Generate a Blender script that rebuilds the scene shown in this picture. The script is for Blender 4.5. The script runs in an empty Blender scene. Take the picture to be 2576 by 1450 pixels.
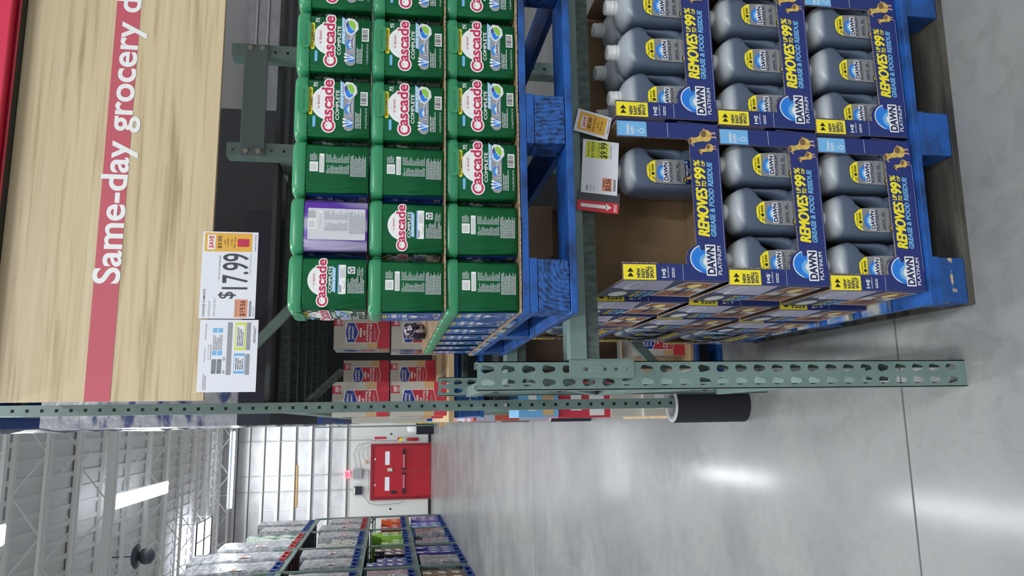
import bpy, bmesh, math, random
from mathutils import Vector, Matrix, noise
random.seed(7)
S = bpy.context.scene
COL = S.collection
R = math.radians

# ------------------------------------------------------------------ camera
H = 1.66
F_PX = 1870.0
cam = bpy.data.cameras.new('camera')
cam.sensor_fit = 'HORIZONTAL'; cam.sensor_width = 36.0
cam.lens = F_PX * 36.0 / 2576.0
cam.clip_end = 200
co = bpy.data.objects.new('camera', cam); COL.objects.link(co)
RIGHT = Vector((0.98424622, -0.17631821, 0.01308714))   # the phone is held sideways: up in the room is left in the frame
DOWN = Vector((-0.01600101, -0.16254886, -0.98657075))
FWD = Vector((0.17607769, 0.97081912, -0.16280937))
m = Matrix.Identity(4)
for i in range(3):
    m[i][0] = DOWN[i]; m[i][1] = RIGHT[i]; m[i][2] = -FWD[i]
m[2][3] = H
co.matrix_world = m
S.camera = co

# ------------------------------------------------------------------ world and exposure
S.view_settings.view_transform = 'Standard'
S.view_settings.look = 'None'
S.view_settings.gamma = 1.0
S.view_settings.use_curve_mapping = False
S.view_settings.exposure = 0.0
w = bpy.data.worlds.new('hall_ambience'); S.world = w; w.use_nodes = True
bg = w.node_tree.nodes['Background']
bg.inputs[0].default_value = (0.93, 0.96, 1.0, 1)
bg.inputs[1].default_value = 0.66

# ------------------------------------------------------------------ materials
def lin(c):
    return tuple((v / 12.92 if v <= 0.04045 else ((v + 0.055) / 1.055) ** 2.4) for v in [x / 255.0 for x in c])
MC = {}
def mat(name, rgb, rough=0.5, metal=0.0, spec=0.5, second=None, scale=(5, 5, 5), amount=(0.45, 0.6), bump=0.0, bscale=60,
        emit=None, estr=0.0, coat=0.0, alpha=1.0, detail=4, trans=0.0, dist=0.0):
    if name in MC: return MC[name]
    M = bpy.data.materials.new(name); M.use_nodes = True
    nt = M.node_tree; b = nt.nodes['Principled BSDF']
    b.inputs['Base Color'].default_value = (*lin(rgb), 1)
    b.inputs['Roughness'].default_value = rough
    b.inputs['Metallic'].default_value = metal
    b.inputs['Specular IOR Level'].default_value = spec
    b.inputs['Coat Weight'].default_value = coat
    b.inputs['Alpha'].default_value = alpha
    b.inputs['Transmission Weight'].default_value = trans
    if emit:
        b.inputs['Emission Color'].default_value = (*lin(emit), 1)
        b.inputs['Emission Strength'].default_value = estr
    tc = mp = None
    if second or bump:
        tc = nt.nodes.new('ShaderNodeTexCoord'); mp = nt.nodes.new('ShaderNodeMapping')
        nt.links.new(tc.outputs['Object'], mp.inputs[0]); mp.inputs['Scale'].default_value = scale
    if second:
        n = nt.nodes.new('ShaderNodeTexNoise'); n.inputs['Scale'].default_value = 1.0; n.inputs['Detail'].default_value = detail
        n.inputs['Distortion'].default_value = dist
        nt.links.new(mp.outputs[0], n.inputs['Vector'])
        r = nt.nodes.new('ShaderNodeValToRGB')
        r.color_ramp.elements[0].position = amount[0]; r.color_ramp.elements[1].position = amount[1]
        r.color_ramp.elements[0].color = (*lin(rgb), 1); r.color_ramp.elements[1].color = (*lin(second), 1)
        nt.links.new(n.outputs['Fac'], r.inputs[0]); nt.links.new(r.outputs[0], b.inputs['Base Color'])
    if bump:
        n2 = nt.nodes.new('ShaderNodeTexNoise'); n2.inputs['Scale'].default_value = bscale; n2.inputs['Detail'].default_value = 3
        nt.links.new(tc.outputs['Object'], n2.inputs['Vector'])
        bp = nt.nodes.new('ShaderNodeBump'); bp.inputs['Strength'].default_value = bump; bp.inputs['Distance'].default_value = 0.01
        nt.links.new(n2.outputs['Fac'], bp.inputs['Height']); nt.links.new(bp.outputs[0], b.inputs['Normal'])
    MC[name] = M
    return M

RACK = mat('rack_paint', (114, 136, 130), 0.38, 0.0, 0.5, second=(98, 120, 114), scale=(9, 9, 9), amount=(0.4, 0.7))
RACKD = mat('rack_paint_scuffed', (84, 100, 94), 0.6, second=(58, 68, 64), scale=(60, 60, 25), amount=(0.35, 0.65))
RACKF = mat('rack_paint_distant', (114, 136, 127), 0.5)
GALV = mat('zinc_bolt', (205, 206, 200), 0.25, 0.85)
BLUE = mat('pallet_blue', (30, 88, 166), 0.5, second=(24, 54, 98), scale=(10, 10, 14), amount=(0.42, 0.68), bump=0.25, bscale=45)
BLUEW = mat('pallet_blue_worn', (28, 78, 142), 0.6, second=(196, 168, 132), scale=(16, 10, 40), amount=(0.60, 0.63), bump=0.5, bscale=30, detail=8)
BLUEP = mat('pallet_blue_pale', (60, 112, 180), 0.7, second=(178, 176, 158), scale=(12, 12, 30), amount=(0.38, 0.6), bump=0.3, bscale=40, detail=6)
BLUEF = mat('pallet_blue_far', (28, 66, 140), 0.6)
REDF = mat('pallet_red_far', (180, 62, 66), 0.6)
RAWW = mat('bare_worn_wood', (92, 88, 78), 0.8, second=(44, 44, 42), scale=(3, 18, 18), amount=(0.35, 0.65), bump=0.4, bscale=30, detail=7)
PINE = mat('pine_board', (206, 178, 136), 0.65, second=(186, 154, 112), scale=(2, 30, 30), amount=(0.4, 0.65))
KRAFT = mat('kraft_board', (140, 116, 86), 0.8, second=(130, 106, 78), scale=(8, 8, 8))
KRAFTE = mat('kraft_edge', (176, 156, 128), 0.85, second=(120, 100, 78), scale=(150, 150, 150))
NAVY = mat('print_navy', (38, 52, 116), 0.38)
WHITE = mat('print_white', (238, 238, 236), 0.42)
YEL = mat('print_yellow', (250, 232, 44), 0.4)
LBLUE = mat('print_light_blue', (118, 184, 232), 0.4)
MBLUE = mat('print_mid_blue', (40, 128, 224), 0.4)
BLACKP = mat('print_black', (24, 25, 30), 0.45)
DKNAVY = mat('print_dark_navy', (22, 36, 84), 0.4)
SILVER = mat('print_silver', (150, 152, 152), 0.3, 0.35)
GREYP = mat('print_grey', (150, 152, 158), 0.4)
LGREY = mat('print_pale_grey', (206, 208, 212), 0.45)
PINK = mat('print_crimson', (196, 46, 86), 0.35)
GREENB = mat('tub_green', (16, 108, 60), 0.18, 0.6, 0.6, second=(12, 92, 52), scale=(22, 22, 2), amount=(0.35, 0.65))
LID = mat('lid_green', (52, 138, 94), 0.3, 0.0, 0.5)
LIDE = mat('lid_emboss', (40, 126, 82), 0.4)
LIME = mat('print_lime', (140, 196, 70), 0.4)
TUBBLUE = mat('print_shine_blue', (30, 86, 164), 0.3, second=(18, 52, 112), scale=(6, 6, 14), amount=(0.4, 0.7))
PURPLE = mat('tub_purple', (98, 56, 170), 0.22, 0.45, second=(182, 172, 206), scale=(34, 34, 3), amount=(0.42, 0.6))
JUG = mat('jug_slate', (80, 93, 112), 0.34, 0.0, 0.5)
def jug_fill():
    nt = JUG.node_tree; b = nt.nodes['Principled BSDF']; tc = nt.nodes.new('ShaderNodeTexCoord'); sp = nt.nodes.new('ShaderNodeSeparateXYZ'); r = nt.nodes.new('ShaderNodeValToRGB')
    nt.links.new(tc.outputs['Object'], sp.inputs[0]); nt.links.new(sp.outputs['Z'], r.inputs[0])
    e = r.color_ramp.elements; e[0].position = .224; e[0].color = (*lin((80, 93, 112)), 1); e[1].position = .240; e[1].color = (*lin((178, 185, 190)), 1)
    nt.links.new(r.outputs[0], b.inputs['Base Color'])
jug_fill()   # light through the clear plastic above the soap, painted in as paler colour
CAP = mat('cap_white', (222, 224, 222), 0.35)
DYEL = mat('duck_yellow', (222, 190, 96), 0.6, second=(196, 160, 84), scale=(90, 90, 90))
DBRN = mat('duck_brown', (128, 96, 70), 0.6)
DBEAK = mat('duck_beak', (206, 164, 146), 0.6)
PAPER = mat('paper_white', (232, 233, 240), 0.5)
ORNG = mat('paper_amber', (232, 176, 66), 0.5)
SALM = mat('paper_salmon', (226, 146, 112), 0.5)
LIMEY = mat('paper_lime', (214, 222, 74), 0.5)
SIGRED = mat('sign_red', (214, 42, 74), 0.2, coat=0.3)
BANDRED = mat('sign_band_red', (196, 84, 98), 0.5)
ARRED = mat('tag_red', (214, 50, 62), 0.35)
CRED = mat('carton_red', (206, 56, 74), 0.5)
CREAM = mat('carton_cream', (200, 196, 184), 0.5)
ROYAL = mat('carton_royal_blue', (48, 62, 160), 0.45)
TAN = mat('carton_tan', (214, 176, 126), 0.5)
FOOD = mat('print_roast', (168, 108, 66), 0.5, second=(110, 62, 36), scale=(70, 70, 70), amount=(0.4, 0.6))
BUTTER = mat('print_butter', (232, 212, 128), 0.5)
LILAC = mat('print_lilac', (168, 166, 190), 0.45)
BLKFOAM = mat('black_foam', (34, 35, 42), 0.85, bump=0.15, bscale=300)
GREYPL = mat('grey_plastic', (158, 156, 158), 0.5)
CLEAR = mat('clear_sleeve', (235, 240, 240), 0.08, alpha=0.16)
DARKG = mat('dark_sleeve', (70, 72, 76), 0.3)
FOIL = mat('black_foil_wrap', (44, 38, 50), 0.12, 0.6, second=(190, 180, 190), scale=(40, 60, 30), amount=(0.55, 0.6), bump=0.6, bscale=50)
FILM = mat('stretch_film', (112, 114, 120), 0.25, 0.1, second=(172, 174, 176), scale=(3, 4, 9), amount=(0.38, 0.62), bump=1.0, bscale=9, detail=8)
DARK = mat('deck_steel_dark', (64, 68, 72), 0.6)

def endgrain():
    M = bpy.data.materials.new('pallet_block_end_grain'); M.use_nodes = True; nt = M.node_tree; b = nt.nodes['Principled BSDF']; b.inputs['Roughness'].default_value = .6
    tc = nt.nodes.new('ShaderNodeTexCoord'); mp = nt.nodes.new('ShaderNodeMapping'); mp.inputs['Location'].default_value = (-.12, 0, -.02)
    wv = nt.nodes.new('ShaderNodeTexWave'); wv.wave_type = 'RINGS'; wv.rings_direction = 'Y'; wv.inputs['Scale'].default_value = 26; wv.inputs['Distortion'].default_value = 7; wv.inputs['Detail'].default_value = 4
    n = nt.nodes.new('ShaderNodeTexNoise'); n.inputs['Scale'].default_value = 60; n.inputs['Detail'].default_value = 8
    nt.links.new(tc.outputs['Object'], mp.inputs[0]); nt.links.new(mp.outputs[0], wv.inputs['Vector']); nt.links.new(tc.outputs['Object'], n.inputs['Vector'])
    ml = nt.nodes.new('ShaderNodeMath'); ml.operation = 'MULTIPLY_ADD'; ml.inputs[1].default_value = .2; nt.links.new(wv.outputs['Fac'], ml.inputs[0]); nt.links.new(n.outputs['Fac'], ml.inputs[2])
    r = nt.nodes.new('ShaderNodeValToRGB'); e = r.color_ramp.elements; e[0].position = .40; e[0].color = (*lin((14, 34, 70)), 1); e[1].position = .72; e[1].color = (*lin((36, 92, 166)), 1)
    nt.links.new(ml.outputs[0], r.inputs[0]); nt.links.new(r.outputs[0], b.inputs['Base Color'])
    bp = nt.nodes.new('ShaderNodeBump'); bp.inputs['Strength'].default_value = .5; bp.inputs['Distance'].default_value = .004; nt.links.new(ml.outputs[0], bp.inputs['Height']); nt.links.new(bp.outputs[0], b.inputs['Normal'])
    return M
ENDG = endgrain()

def woodgrain():
    M = bpy.data.materials.new('sign_wood_laminate'); M.use_nodes = True; nt = M.node_tree; b = nt.nodes['Principled BSDF']
    b.inputs['Roughness'].default_value = 0.45
    tc = nt.nodes.new('ShaderNodeTexCoord'); mp = nt.nodes.new('ShaderNodeMapping')
    nt.links.new(tc.outputs['Object'], mp.inputs[0]); mp.inputs['Scale'].default_value = (1.2, 1, 34)
    n = nt.nodes.new('ShaderNodeTexNoise'); n.inputs['Scale'].default_value = 1.6; n.inputs['Detail'].default_value = 9; n.inputs['Distortion'].default_value = 0.5
    nt.links.new(mp.outputs[0], n.inputs['Vector'])
    r = nt.nodes.new('ShaderNodeValToRGB'); e = r.color_ramp.elements
    e[0].position = 0.27; e[0].color = (*lin((164, 142, 104)), 1); e[1].position = 0.47; e[1].color = (*lin((206, 185, 146)), 1)
    e2 = r.color_ramp.elements.new(0.75); e2.color = (*lin((216, 198, 163)), 1)
    nt.links.new(n.outputs['Fac'], r.inputs[0]); nt.links.new(r.outputs[0], b.inputs['Base Color'])
    return M
SIGWOOD = woodgrain()

def concrete():
    M = bpy.data.materials.new('polished_concrete'); M.use_nodes = True; nt = M.node_tree; b = nt.nodes['Principled BSDF']
    tc = nt.nodes.new('ShaderNodeTexCoord')
    def nz(s, d, dist=0):
        n = nt.nodes.new('ShaderNodeTexNoise'); n.inputs['Scale'].default_value = s; n.inputs['Detail'].default_value = d; n.inputs['Distortion'].default_value = dist
        nt.links.new(tc.outputs['Object'], n.inputs['Vector']); return n
    a = nz(1.3, 8, 0.4); c = nz(14, 9, 0.8); f = nz(160, 3)
    r = nt.nodes.new('ShaderNodeValToRGB'); e = r.color_ramp.elements
    e[0].position = 0.3; e[0].color = (*lin((118, 119, 119)), 1); e[1].position = 0.7; e[1].color = (*lin((148, 149, 147)), 1)
    nt.links.new(a.outputs['Fac'], r.inputs[0])
    r2 = nt.nodes.new('ShaderNodeValToRGB'); e = r2.color_ramp.elements
    e[0].position = 0.38; e[0].color = (0.82, 0.82, 0.82, 1); e[1].position = 0.52; e[1].color = (1, 1, 1, 1)
    nt.links.new(c.outputs['Fac'], r2.inputs[0])
    mx = nt.nodes.new('ShaderNodeMix'); mx.data_type = 'RGBA'; mx.blend_type = 'MULTIPLY'; mx.inputs[0].default_value = 0.55
    nt.links.new(r.outputs[0], mx.inputs[6]); nt.links.new(r2.outputs[0], mx.inputs[7])
    r3 = nt.nodes.new('ShaderNodeValToRGB'); e = r3.color_ramp.elements
    e[0].position = 0.3; e[0].color = (0.86, 0.86, 0.86, 1); e[1].position = 0.6; e[1].color = (1, 1, 1, 1)
    nt.links.new(f.outputs['Fac'], r3.inputs[0])
    m2 = nt.nodes.new('ShaderNodeMix'); m2.data_type = 'RGBA'; m2.blend_type = 'MULTIPLY'; m2.inputs[0].default_value = 0.6
    nt.links.new(mx.outputs[2], m2.inputs[6]); nt.links.new(r3.outputs[0], m2.inputs[7])
    nt.links.new(m2.outputs[2], b.inputs['Base Color'])
    rr = nt.nodes.new('ShaderNodeMapRange'); rr.inputs[1].default_value = 0.3; rr.inputs[2].default_value = 0.7
    rr.inputs[3].default_value = 0.32; rr.inputs[4].default_value = 0.44
    nt.links.new(c.outputs['Fac'], rr.inputs[0]); nt.links.new(rr.outputs[0], b.inputs['Roughness'])
    bp = nt.nodes.new('ShaderNodeBump'); bp.inputs['Strength'].default_value = 0.03; bp.inputs['Distance'].default_value = 0.01
    nt.links.new(c.outputs['Fac'], bp.inputs['Height']); nt.links.new(bp.outputs[0], b.inputs['Normal'])
    b.inputs['Specular IOR Level'].default_value = 0.3; b.inputs['Coat Weight'].default_value = 0.16; b.inputs['Coat Roughness'].default_value = 0.13
    return M
CONC = concrete()

# ------------------------------------------------------------------ mesh helpers
class MB:
    def __init__(s): s.v = []; s.f = []; s.m = []; s.mats = []; s.sm = []
    def mi(s, M):
        if M not in s.mats: s.mats.append(M)
        return s.mats.index(M)
    def add(s, vs, fs, M, smooth=False):
        o = len(s.v); k = s.mi(M)
        s.v += [tuple(v) for v in vs]
        for f in fs: s.f.append([i + o for i in f]); s.m.append(k); s.sm.append(smooth)
    def box(s, a, b, M):
        x0, y0, z0 = a; x1, y1, z1 = b
        vs = [(x0, y0, z0), (x1, y0, z0), (x1, y1, z0), (x0, y1, z0), (x0, y0, z1), (x1, y0, z1), (x1, y1, z1), (x0, y1, z1)]
        s.add(vs, [(0, 3, 2, 1), (4, 5, 6, 7), (0, 1, 5, 4), (1, 2, 6, 5), (2, 3, 7, 6), (3, 0, 4, 7)], M)
    def bar(s, p, q, wd, dp, M, up=Vector((0, 0, 1))):
        p = Vector(p); q = Vector(q); d = (q - p).normalized()
        if abs(d.dot(up)) > 0.98: up = Vector((0, 1, 0))
        x = d.cross(up).normalized() * wd / 2; y = x.cross(d).normalized() * dp / 2
        vs = [p - x - y, p + x - y, p + x + y, p - x + y, q - x - y, q + x - y, q + x + y, q - x + y]
        s.add(vs, [(0, 1, 2, 3), (7, 6, 5, 4), (4, 5, 1, 0), (5, 6, 2, 1), (6, 7, 3, 2), (7, 4, 0, 3)], M)
    def tube(s, pts, rad, M, n=10, smooth=True, caps=True, side=None):
        rings = []; pts = [Vector(p) for p in pts]
        for i, p in enumerate(pts):
            d = (pts[min(i + 1, len(pts) - 1)] - pts[max(i - 1, 0)]).normalized()
            u = side.copy() if side else d.cross(Vector((0, 0, 1)))
            if u.length < 0.05: u = d.cross(Vector((0, 1, 0)))
            u.normalize(); w_ = d.cross(u)
            r = rad[i] if isinstance(rad, (list, tuple)) else rad
            rx, ry = r if isinstance(r, tuple) else (r, r)
            rings.append([p + u * math.cos(2 * math.pi * k / n) * rx + w_ * math.sin(2 * math.pi * k / n) * ry for k in range(n)])
        s.loft(rings, M, smooth, caps)
    def loft(s, rings, M, smooth=True, caps=True):
        n = len(rings[0]); vs = [v for r in rings for v in r]; fs = []
        for i in range(len(rings) - 1):
            for k in range(n):
                fs.append((i * n + k, i * n + (k + 1) % n, (i + 1) * n + (k + 1) % n, (i + 1) * n + k))
        s.add(vs, fs, M, smooth)
        if caps:
            s.add(rings[0], [tuple(reversed(range(n)))], M); s.add(rings[-1], [tuple(range(n))], M)
    def lathe(s, prof, M, c=(0, 0, 0), n=24, smooth=True):
        rings = [[(c[0] + r * math.cos(2 * math.pi * k / n), c[1] + r * math.sin(2 * math.pi * k / n), c[2] + z) for k in range(n)] for r, z in prof]
        s.loft(rings, M, smooth, True)
    def prism(s, poly, fn, t, M, Mback=None, Medge=None):
        n = len(poly)
        a = [fn(x, y, 0) for x, y in poly]; b = [fn(x, y, t) for x, y in poly]
        s.add(a, [tuple(range(n))], M); s.add(b, [tuple(reversed(range(n)))], Mback or M)
        s.add(a + b, [(i + n, (i + 1) % n + n, (i + 1) % n, i) for i in range(n)], Medge or M)
    def build(s, name, parent=None, bevel=0.0, fix=True, loc=None, rz=0):
        me = bpy.data.meshes.new(name)
        me.from_pydata([tuple(v) for v in s.v], [], s.f)
        for M in s.mats: me.materials.append(M)
        me.polygons.foreach_set('material_index', s.m)
        me.polygons.foreach_set('use_smooth', s.sm)
        me.update()
        if fix or bevel:
            b = bmesh.new(); b.from_mesh(me)
            if fix == 'weld' or bevel: bmesh.ops.remove_doubles(b, verts=b.verts, dist=1e-5)
            if fix: bmesh.ops.recalc_face_normals(b, faces=b.faces)
            if bevel:
                es = [e for e in b.edges if len(e.link_faces) == 2 and e.calc_face_angle(0) > 0.6]
                bmesh.ops.bevel(b, geom=es, offset=bevel, segments=2, affect='EDGES', profile=0.5)
            b.to_mesh(me); b.free()
        o = bpy.data.objects.new(name, me); COL.objects.link(o)
        if parent: o.parent = parent
        if loc: o.location = loc
        if rz: o.rotation_euler.z = rz
        return o

def tag(o, label=None, cat=None, group=None, kind=None):
    if label: o['label'] = label
    if cat: o['category'] = cat
    if group: o['group'] = group
    if kind: o['kind'] = kind
    return o
def empty(name, loc=(0, 0, 0), rz=0, **k):
    o = bpy.data.objects.new(name, None); COL.objects.link(o); o.location = loc; o.rotation_euler.z = rz
    o.empty_display_size = 0.05
    return tag(o, **k)
def dup(o, loc, rz=0, parent=None, **k):
    c = o.copy(); COL.objects.link(c); c.parent = parent
    if loc is not None: c.location = loc; c.rotation_euler = (0, 0, rz)
    for ch in o.children:
        d = ch.copy(); COL.objects.link(d); d.parent = c
        for g in ch.children:
            e = g.copy(); COL.objects.link(e); e.parent = d
    return tag(c, **k)

# ------------------------------------------------------------------ flat print artwork (drawn in millimetres, u right, v up)
TX = {}
def text_mesh(s, bold, res=3):
    if s.startswith('Same'): res = 14
    if s in ('C', 'ascade', 'REMOVES', '99', '17.99', '$9.99', 'DAWN'): res = 6
    k = (s, round(bold, 3))
    if k in TX: return TX[k]
    cu = bpy.data.curves.new('t', 'FONT'); cu.body = s; cu.offset = bold; cu.resolution_u = res; cu.size = 1.0
    o = bpy.data.objects.new('t', cu); me = o.to_mesh()
    vs = [(v.co.x, v.co.y) for v in me.vertices]; fs = [tuple(p.vertices) for p in me.polygons]
    o.to_mesh_clear(); bpy.data.objects.remove(o); bpy.data.curves.remove(cu)
    xs = [v[0] for v in vs] or [0, 1]; ys = [v[1] for v in vs] or [0, 1]
    TX[k] = (vs, fs, (min(xs), min(ys), max(xs), max(ys)))
    return TX[k]
class Art:
    def __init__(s): s.items = []
    def poly(s, pts, M, l=1):
        s.items.append((list(pts), [tuple(range(len(pts)))], M, l)); return s
    def rect(s, x0, y0, x1, y1, M, l=1): return s.poly([(x0, y0), (x1, y0), (x1, y1), (x0, y1)], M, l)
    def rrect(s, x0, y0, x1, y1, r, M, l=1):
        p = []
        for cx, cy, a in ((x1 - r, y0 + r, -90), (x1 - r, y1 - r, 0), (x0 + r, y1 - r, 90), (x0 + r, y0 + r, 180)):
            for k in range(5): p.append((cx + r * math.cos(R(a + 22.5 * k)), cy + r * math.sin(R(a + 22.5 * k))))
        return s.poly(p, M, l)
    def ell(s, cx, cy, rx, ry, M, l=1, a0=0, a1=360, n=28, rot=0):
        p = [(rx * math.cos(R(a0 + (a1 - a0) * k / n)), ry * math.sin(R(a0 + (a1 - a0) * k / n))) for k in range(n + (0 if a1 - a0 >= 360 else 1))]
        c, d = math.cos(R(rot)), math.sin(R(rot))
        return s.poly([(cx + x * c - y * d, cy + x * d + y * c) for x, y in p], M, l)
    def text(s, t, x0, y0, x1, y1, M, l=3, bold=0.02, shear=0.0, base=None):
        if 'M' in t and bold > 0.012:      # heavier strokes from slightly shifted copies
            r = bold * (y1 - y0) * 1.25
            for k, (dx, dy) in enumerate(((0, 0), (r, 0), (-r, 0), (0, r * .6), (0, -r * .6))): s.text(t, x0 + r + dx, y0 + dy, x1 - r + dx, y1 + dy, M, l + k * 0.012, 0.0, shear)
            return s
        vs, fs, bb = text_mesh(t, bold); b0 = text_mesh(t, base if base is not None else bold)[2]
        sx = (x1 - x0) / max(b0[2] - b0[0], 1e-6); sy = (y1 - y0) / max(b0[3] - b0[1], 1e-6)
        s.items.append(([(x0 + (x - b0[0]) * sx + shear * (y - b0[1]) * sy, y0 + (y - b0[1]) * sy) for x, y in vs], fs, M, l)); return s
    def halo(s, t, x0, y0, x1, y1, M, l, bold, r, n=14, shear=0.0):
        for k in range(n):
            dx, dy = r * math.cos(2 * math.pi * k / n), r * math.sin(2 * math.pi * k / n)
            s.text(t, x0 + dx, y0 + dy, x1 + dx, y1 + dy, M, l + k * 0.012, bold, shear)
        return s
    def otext(s, t, x0, y0, x1, y1, M, MO, l=3, bold=0.02, out=0.06, shear=0.0):
        s.text(t, x0, y0, x1, y1, MO, l, bold + out, shear, bold); return s.text(t, x0, y0, x1, y1, M, l + 1, bold, shear)
    def micro(s, x0, y0, x1, y1, n, M, l=2, fill=0.5, rag=0.3, seed=1, word=4.0):
        r = random.Random(seed); h = (y1 - y0) / n; vs = []; fs = []
        for i in range(n):
            y = y1 - (i + 1) * h + h * (1 - fill) / 2; x = x0; xe = x1 - r.random() * rag * (x1 - x0)
            while x < xe:
                wd = min(h * r.uniform(0.9, word), xe - x); k = len(vs)
                vs += [(x, y), (x + wd, y), (x + wd, y + h * fill), (x, y + h * fill)]; fs.append((k, k + 1, k + 2, k + 3)); x += wd + h * 0.3
        s.items.append((vs, fs, M, l)); return s
    def barcode(s, x0, y0, x1, y1, l=2, seed=3, vertical=True):
        r = random.Random(seed); s.rect(x0, y0, x1, y1, WHITE, l); x = x0 + (x1 - x0) * 0.06; q = y0 + (y1 - y0) * 0.14
        while x < x1 - (x1 - x0) * 0.1:
            wd = (x1 - x0) * r.choice((0.015, 0.03, 0.045)); s.rect(x, q, x + wd, y1 - (y1 - y0) * 0.06, BLACKP, l + 1); x += wd + (x1 - x0) * r.choice((0.015, 0.025, 0.04))
        return s
    def put(s, mb, fn, step=0.00022):
        for pts, fs, M, l in s.items: mb.add([fn(x * 0.001, y * 0.001, l * step) for x, y in pts], fs, M)
    def build(s, name, fn, parent=None):
        mb = MB(); s.put(mb, fn); return mb.build(name, parent, fix=False)

def front(x0, y0, z0):            # a face that looks to -Y
    return lambda u, v, h: (x0 + u, y0 - h, z0 + v)
def leftface(x0, y1, z0):         # a face that looks to -X; u runs from back (y1) to front
    return lambda u, v, h: (x0 - h, y1 - u, z0 + v)
def rightface(x1, y0, z0):        # looks to +X
    return lambda u, v, h: (x1 + h, y0 + u, z0 + v)

def dawn(a, x, y, wd, ht, outline=0.07, l=3):
    """dome + word: x,y is the lower left of the word"""
    a.ell(x + wd * 0.45, y + ht * 0.9, wd * 0.40, ht * 1.45, MBLUE, l, 0, 180)
    a.ell(x + wd * 0.45, y + ht * 0.9, wd * 0.27, ht * 0.95, LBLUE, l + 1, 0, 180)
    a.ell(x + wd * 0.45, y + ht * 0.9, wd * 0.17, ht * 0.55, WHITE, l + 2, 0, 180)
    for k in range(9):
        t = R(14 + 19 * k); cx, cy = x + wd * 0.45, y + ht * 0.9
        p = [(cx + wd * 0.14 * math.cos(t - 0.03), cy + ht * 0.46 * math.sin(t - 0.03)), (cx + wd * 0.37 * math.cos(t), cy + ht * 1.35 * math.sin(t)), (cx + wd * 0.14 * math.cos(t + 0.05), cy + ht * 0.46 * math.sin(t + 0.05))]
        a.poly(p, LBLUE, l + 2)
    a.rrect(x - wd * 0.02, y - ht * 0.1, x + wd * 1.02, y + ht * 1.1, ht * 0.08, WHITE, l + 3)
    a.text('DAWN', x + wd * 0.03, y + ht * .03, x + wd * 0.97, y + ht * .97, DKNAVY, l + 4, 0.04)

def duck(a, x, y, s, l=4):
    """a small standing duckling that looks to the left"""
    sx = s * .72
    E = lambda cx, cy, rx, ry, M, k, rot=0: a.ell(x + cx * sx, y + cy * s, rx * sx, ry * s, M, l + k, rot=rot, n=20)
    P = lambda pts, M, k: a.poly([(x + px * sx, y + py * s) for px, py in pts], M, l + k)
    P([(15, 4), (14, -5), (9, -6), (18, -6), (18, 4)], DBEAK, 0); P([(23, 4), (24, -4), (20, -5), (28, -5), (27, 5)], DBEAK, 0)
    E(19, 12, 14.5, 10.5, DYEL, .4, 8); P([(6, 14), (3, 28), (2, 36), (12, 36), (15, 26), (22, 20)], DYEL, .6); E(6, 36, 7.6, 6.8, DYEL, .8, 15)
    E(23, 15.5, 8.5, 5, DBRN, 1.2, -22); P([(30, 14), (37, 17), (31, 10)], DYEL, 1.0)
    P([(0, 37), (-7.5, 32), (-8, 34.5), (0, 40)], DBEAK, 1.2); P([(-1, 38.5), (12, 39.5), (12, 38.2), (0, 36.8)], BLACKP, 1.4); E(4.5, 41, 5, 2.2, DBRN, 1.3, 12)

def plate_logo(a, x0, y0, sc):
    """white plate with a rim and the word in front of it; 140 mm wide at sc=1"""
    q = lambda u, v: (x0 + u * sc, y0 + v * sc)
    cx, cy = q(76, 10); r = 46 * sc
    a.ell(cx, cy, r, r * 0.96, WHITE, 2, 0, 180)
    a.ell(cx, cy, r * 0.80, r * 0.74, LGREY, 3, 0, 180); a.ell(cx, cy, r * 0.78, r * 0.72, WHITE, 4, 0, 180)
    x1, y1 = q(0, 0); x2, y2 = q(26, 27)
    x1, y1 = q(-1, -4); x2, y2 = q(25, 25); x3, y3 = q(24, 0.5); x4, y4 = q(139, 29)
    a.halo('C', x1, y1, x2, y2, WHITE, 5, .03, 3.4 * sc); a.halo('ascade', x3, y3, x4, y4, WHITE, 5, .035, 3.2 * sc)
    a.rect(x1 + 6 * sc, y1 + 6 * sc, x4 - 6 * sc, y3 + 14 * sc, WHITE, 5.3)
    a.text('C', x1, y1, x2, y2, PINK, 6.5, 0.02); a.text('ascade', x3, y3, x4, y4, PINK, 6.5, 0.025)
    u, v = q(60, 34); u2, v2 = q(96, 40)
    a.text('#1 BRAND', u, v - 1.5 * sc, u2, v2 - 1.5 * sc, PINK, 7, 0.0)

def pod(a, x, y, s):
    q = lambda pts: [(x + px * s, y + py * s) for px, py in pts]
    a.poly(q([(-27, 0), (-20, 12), (-2, 20), (16, 19), (27, 10), (25, -6), (14, -17), (-4, -19), (-14, -12)]), LGREY, 6)
    a.poly(q([(-22, 1), (-16, 11), (-1, 17), (14, 16), (24, 8), (22, -5), (12, -14), (-3, -16), (-12, -9)]), WHITE, 7)
    a.poly(q([(-4, -11), (10, -11), (20, -3), (20, 6), (10, 9), (2, 2), (-6, -3)]), LIME, 8)
    a.poly(q([(-20, 2), (-14, 10), (-4, 13), (4, 8), (0, 2), (-8, -1), (-6, -8), (-13, -7)]), MBLUE, 8)
    a.poly(q([(-4, 14), (10, 15), (20, 9), (10, 9), (3, 5), (2, 10)]), ROYAL, 9)

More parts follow.
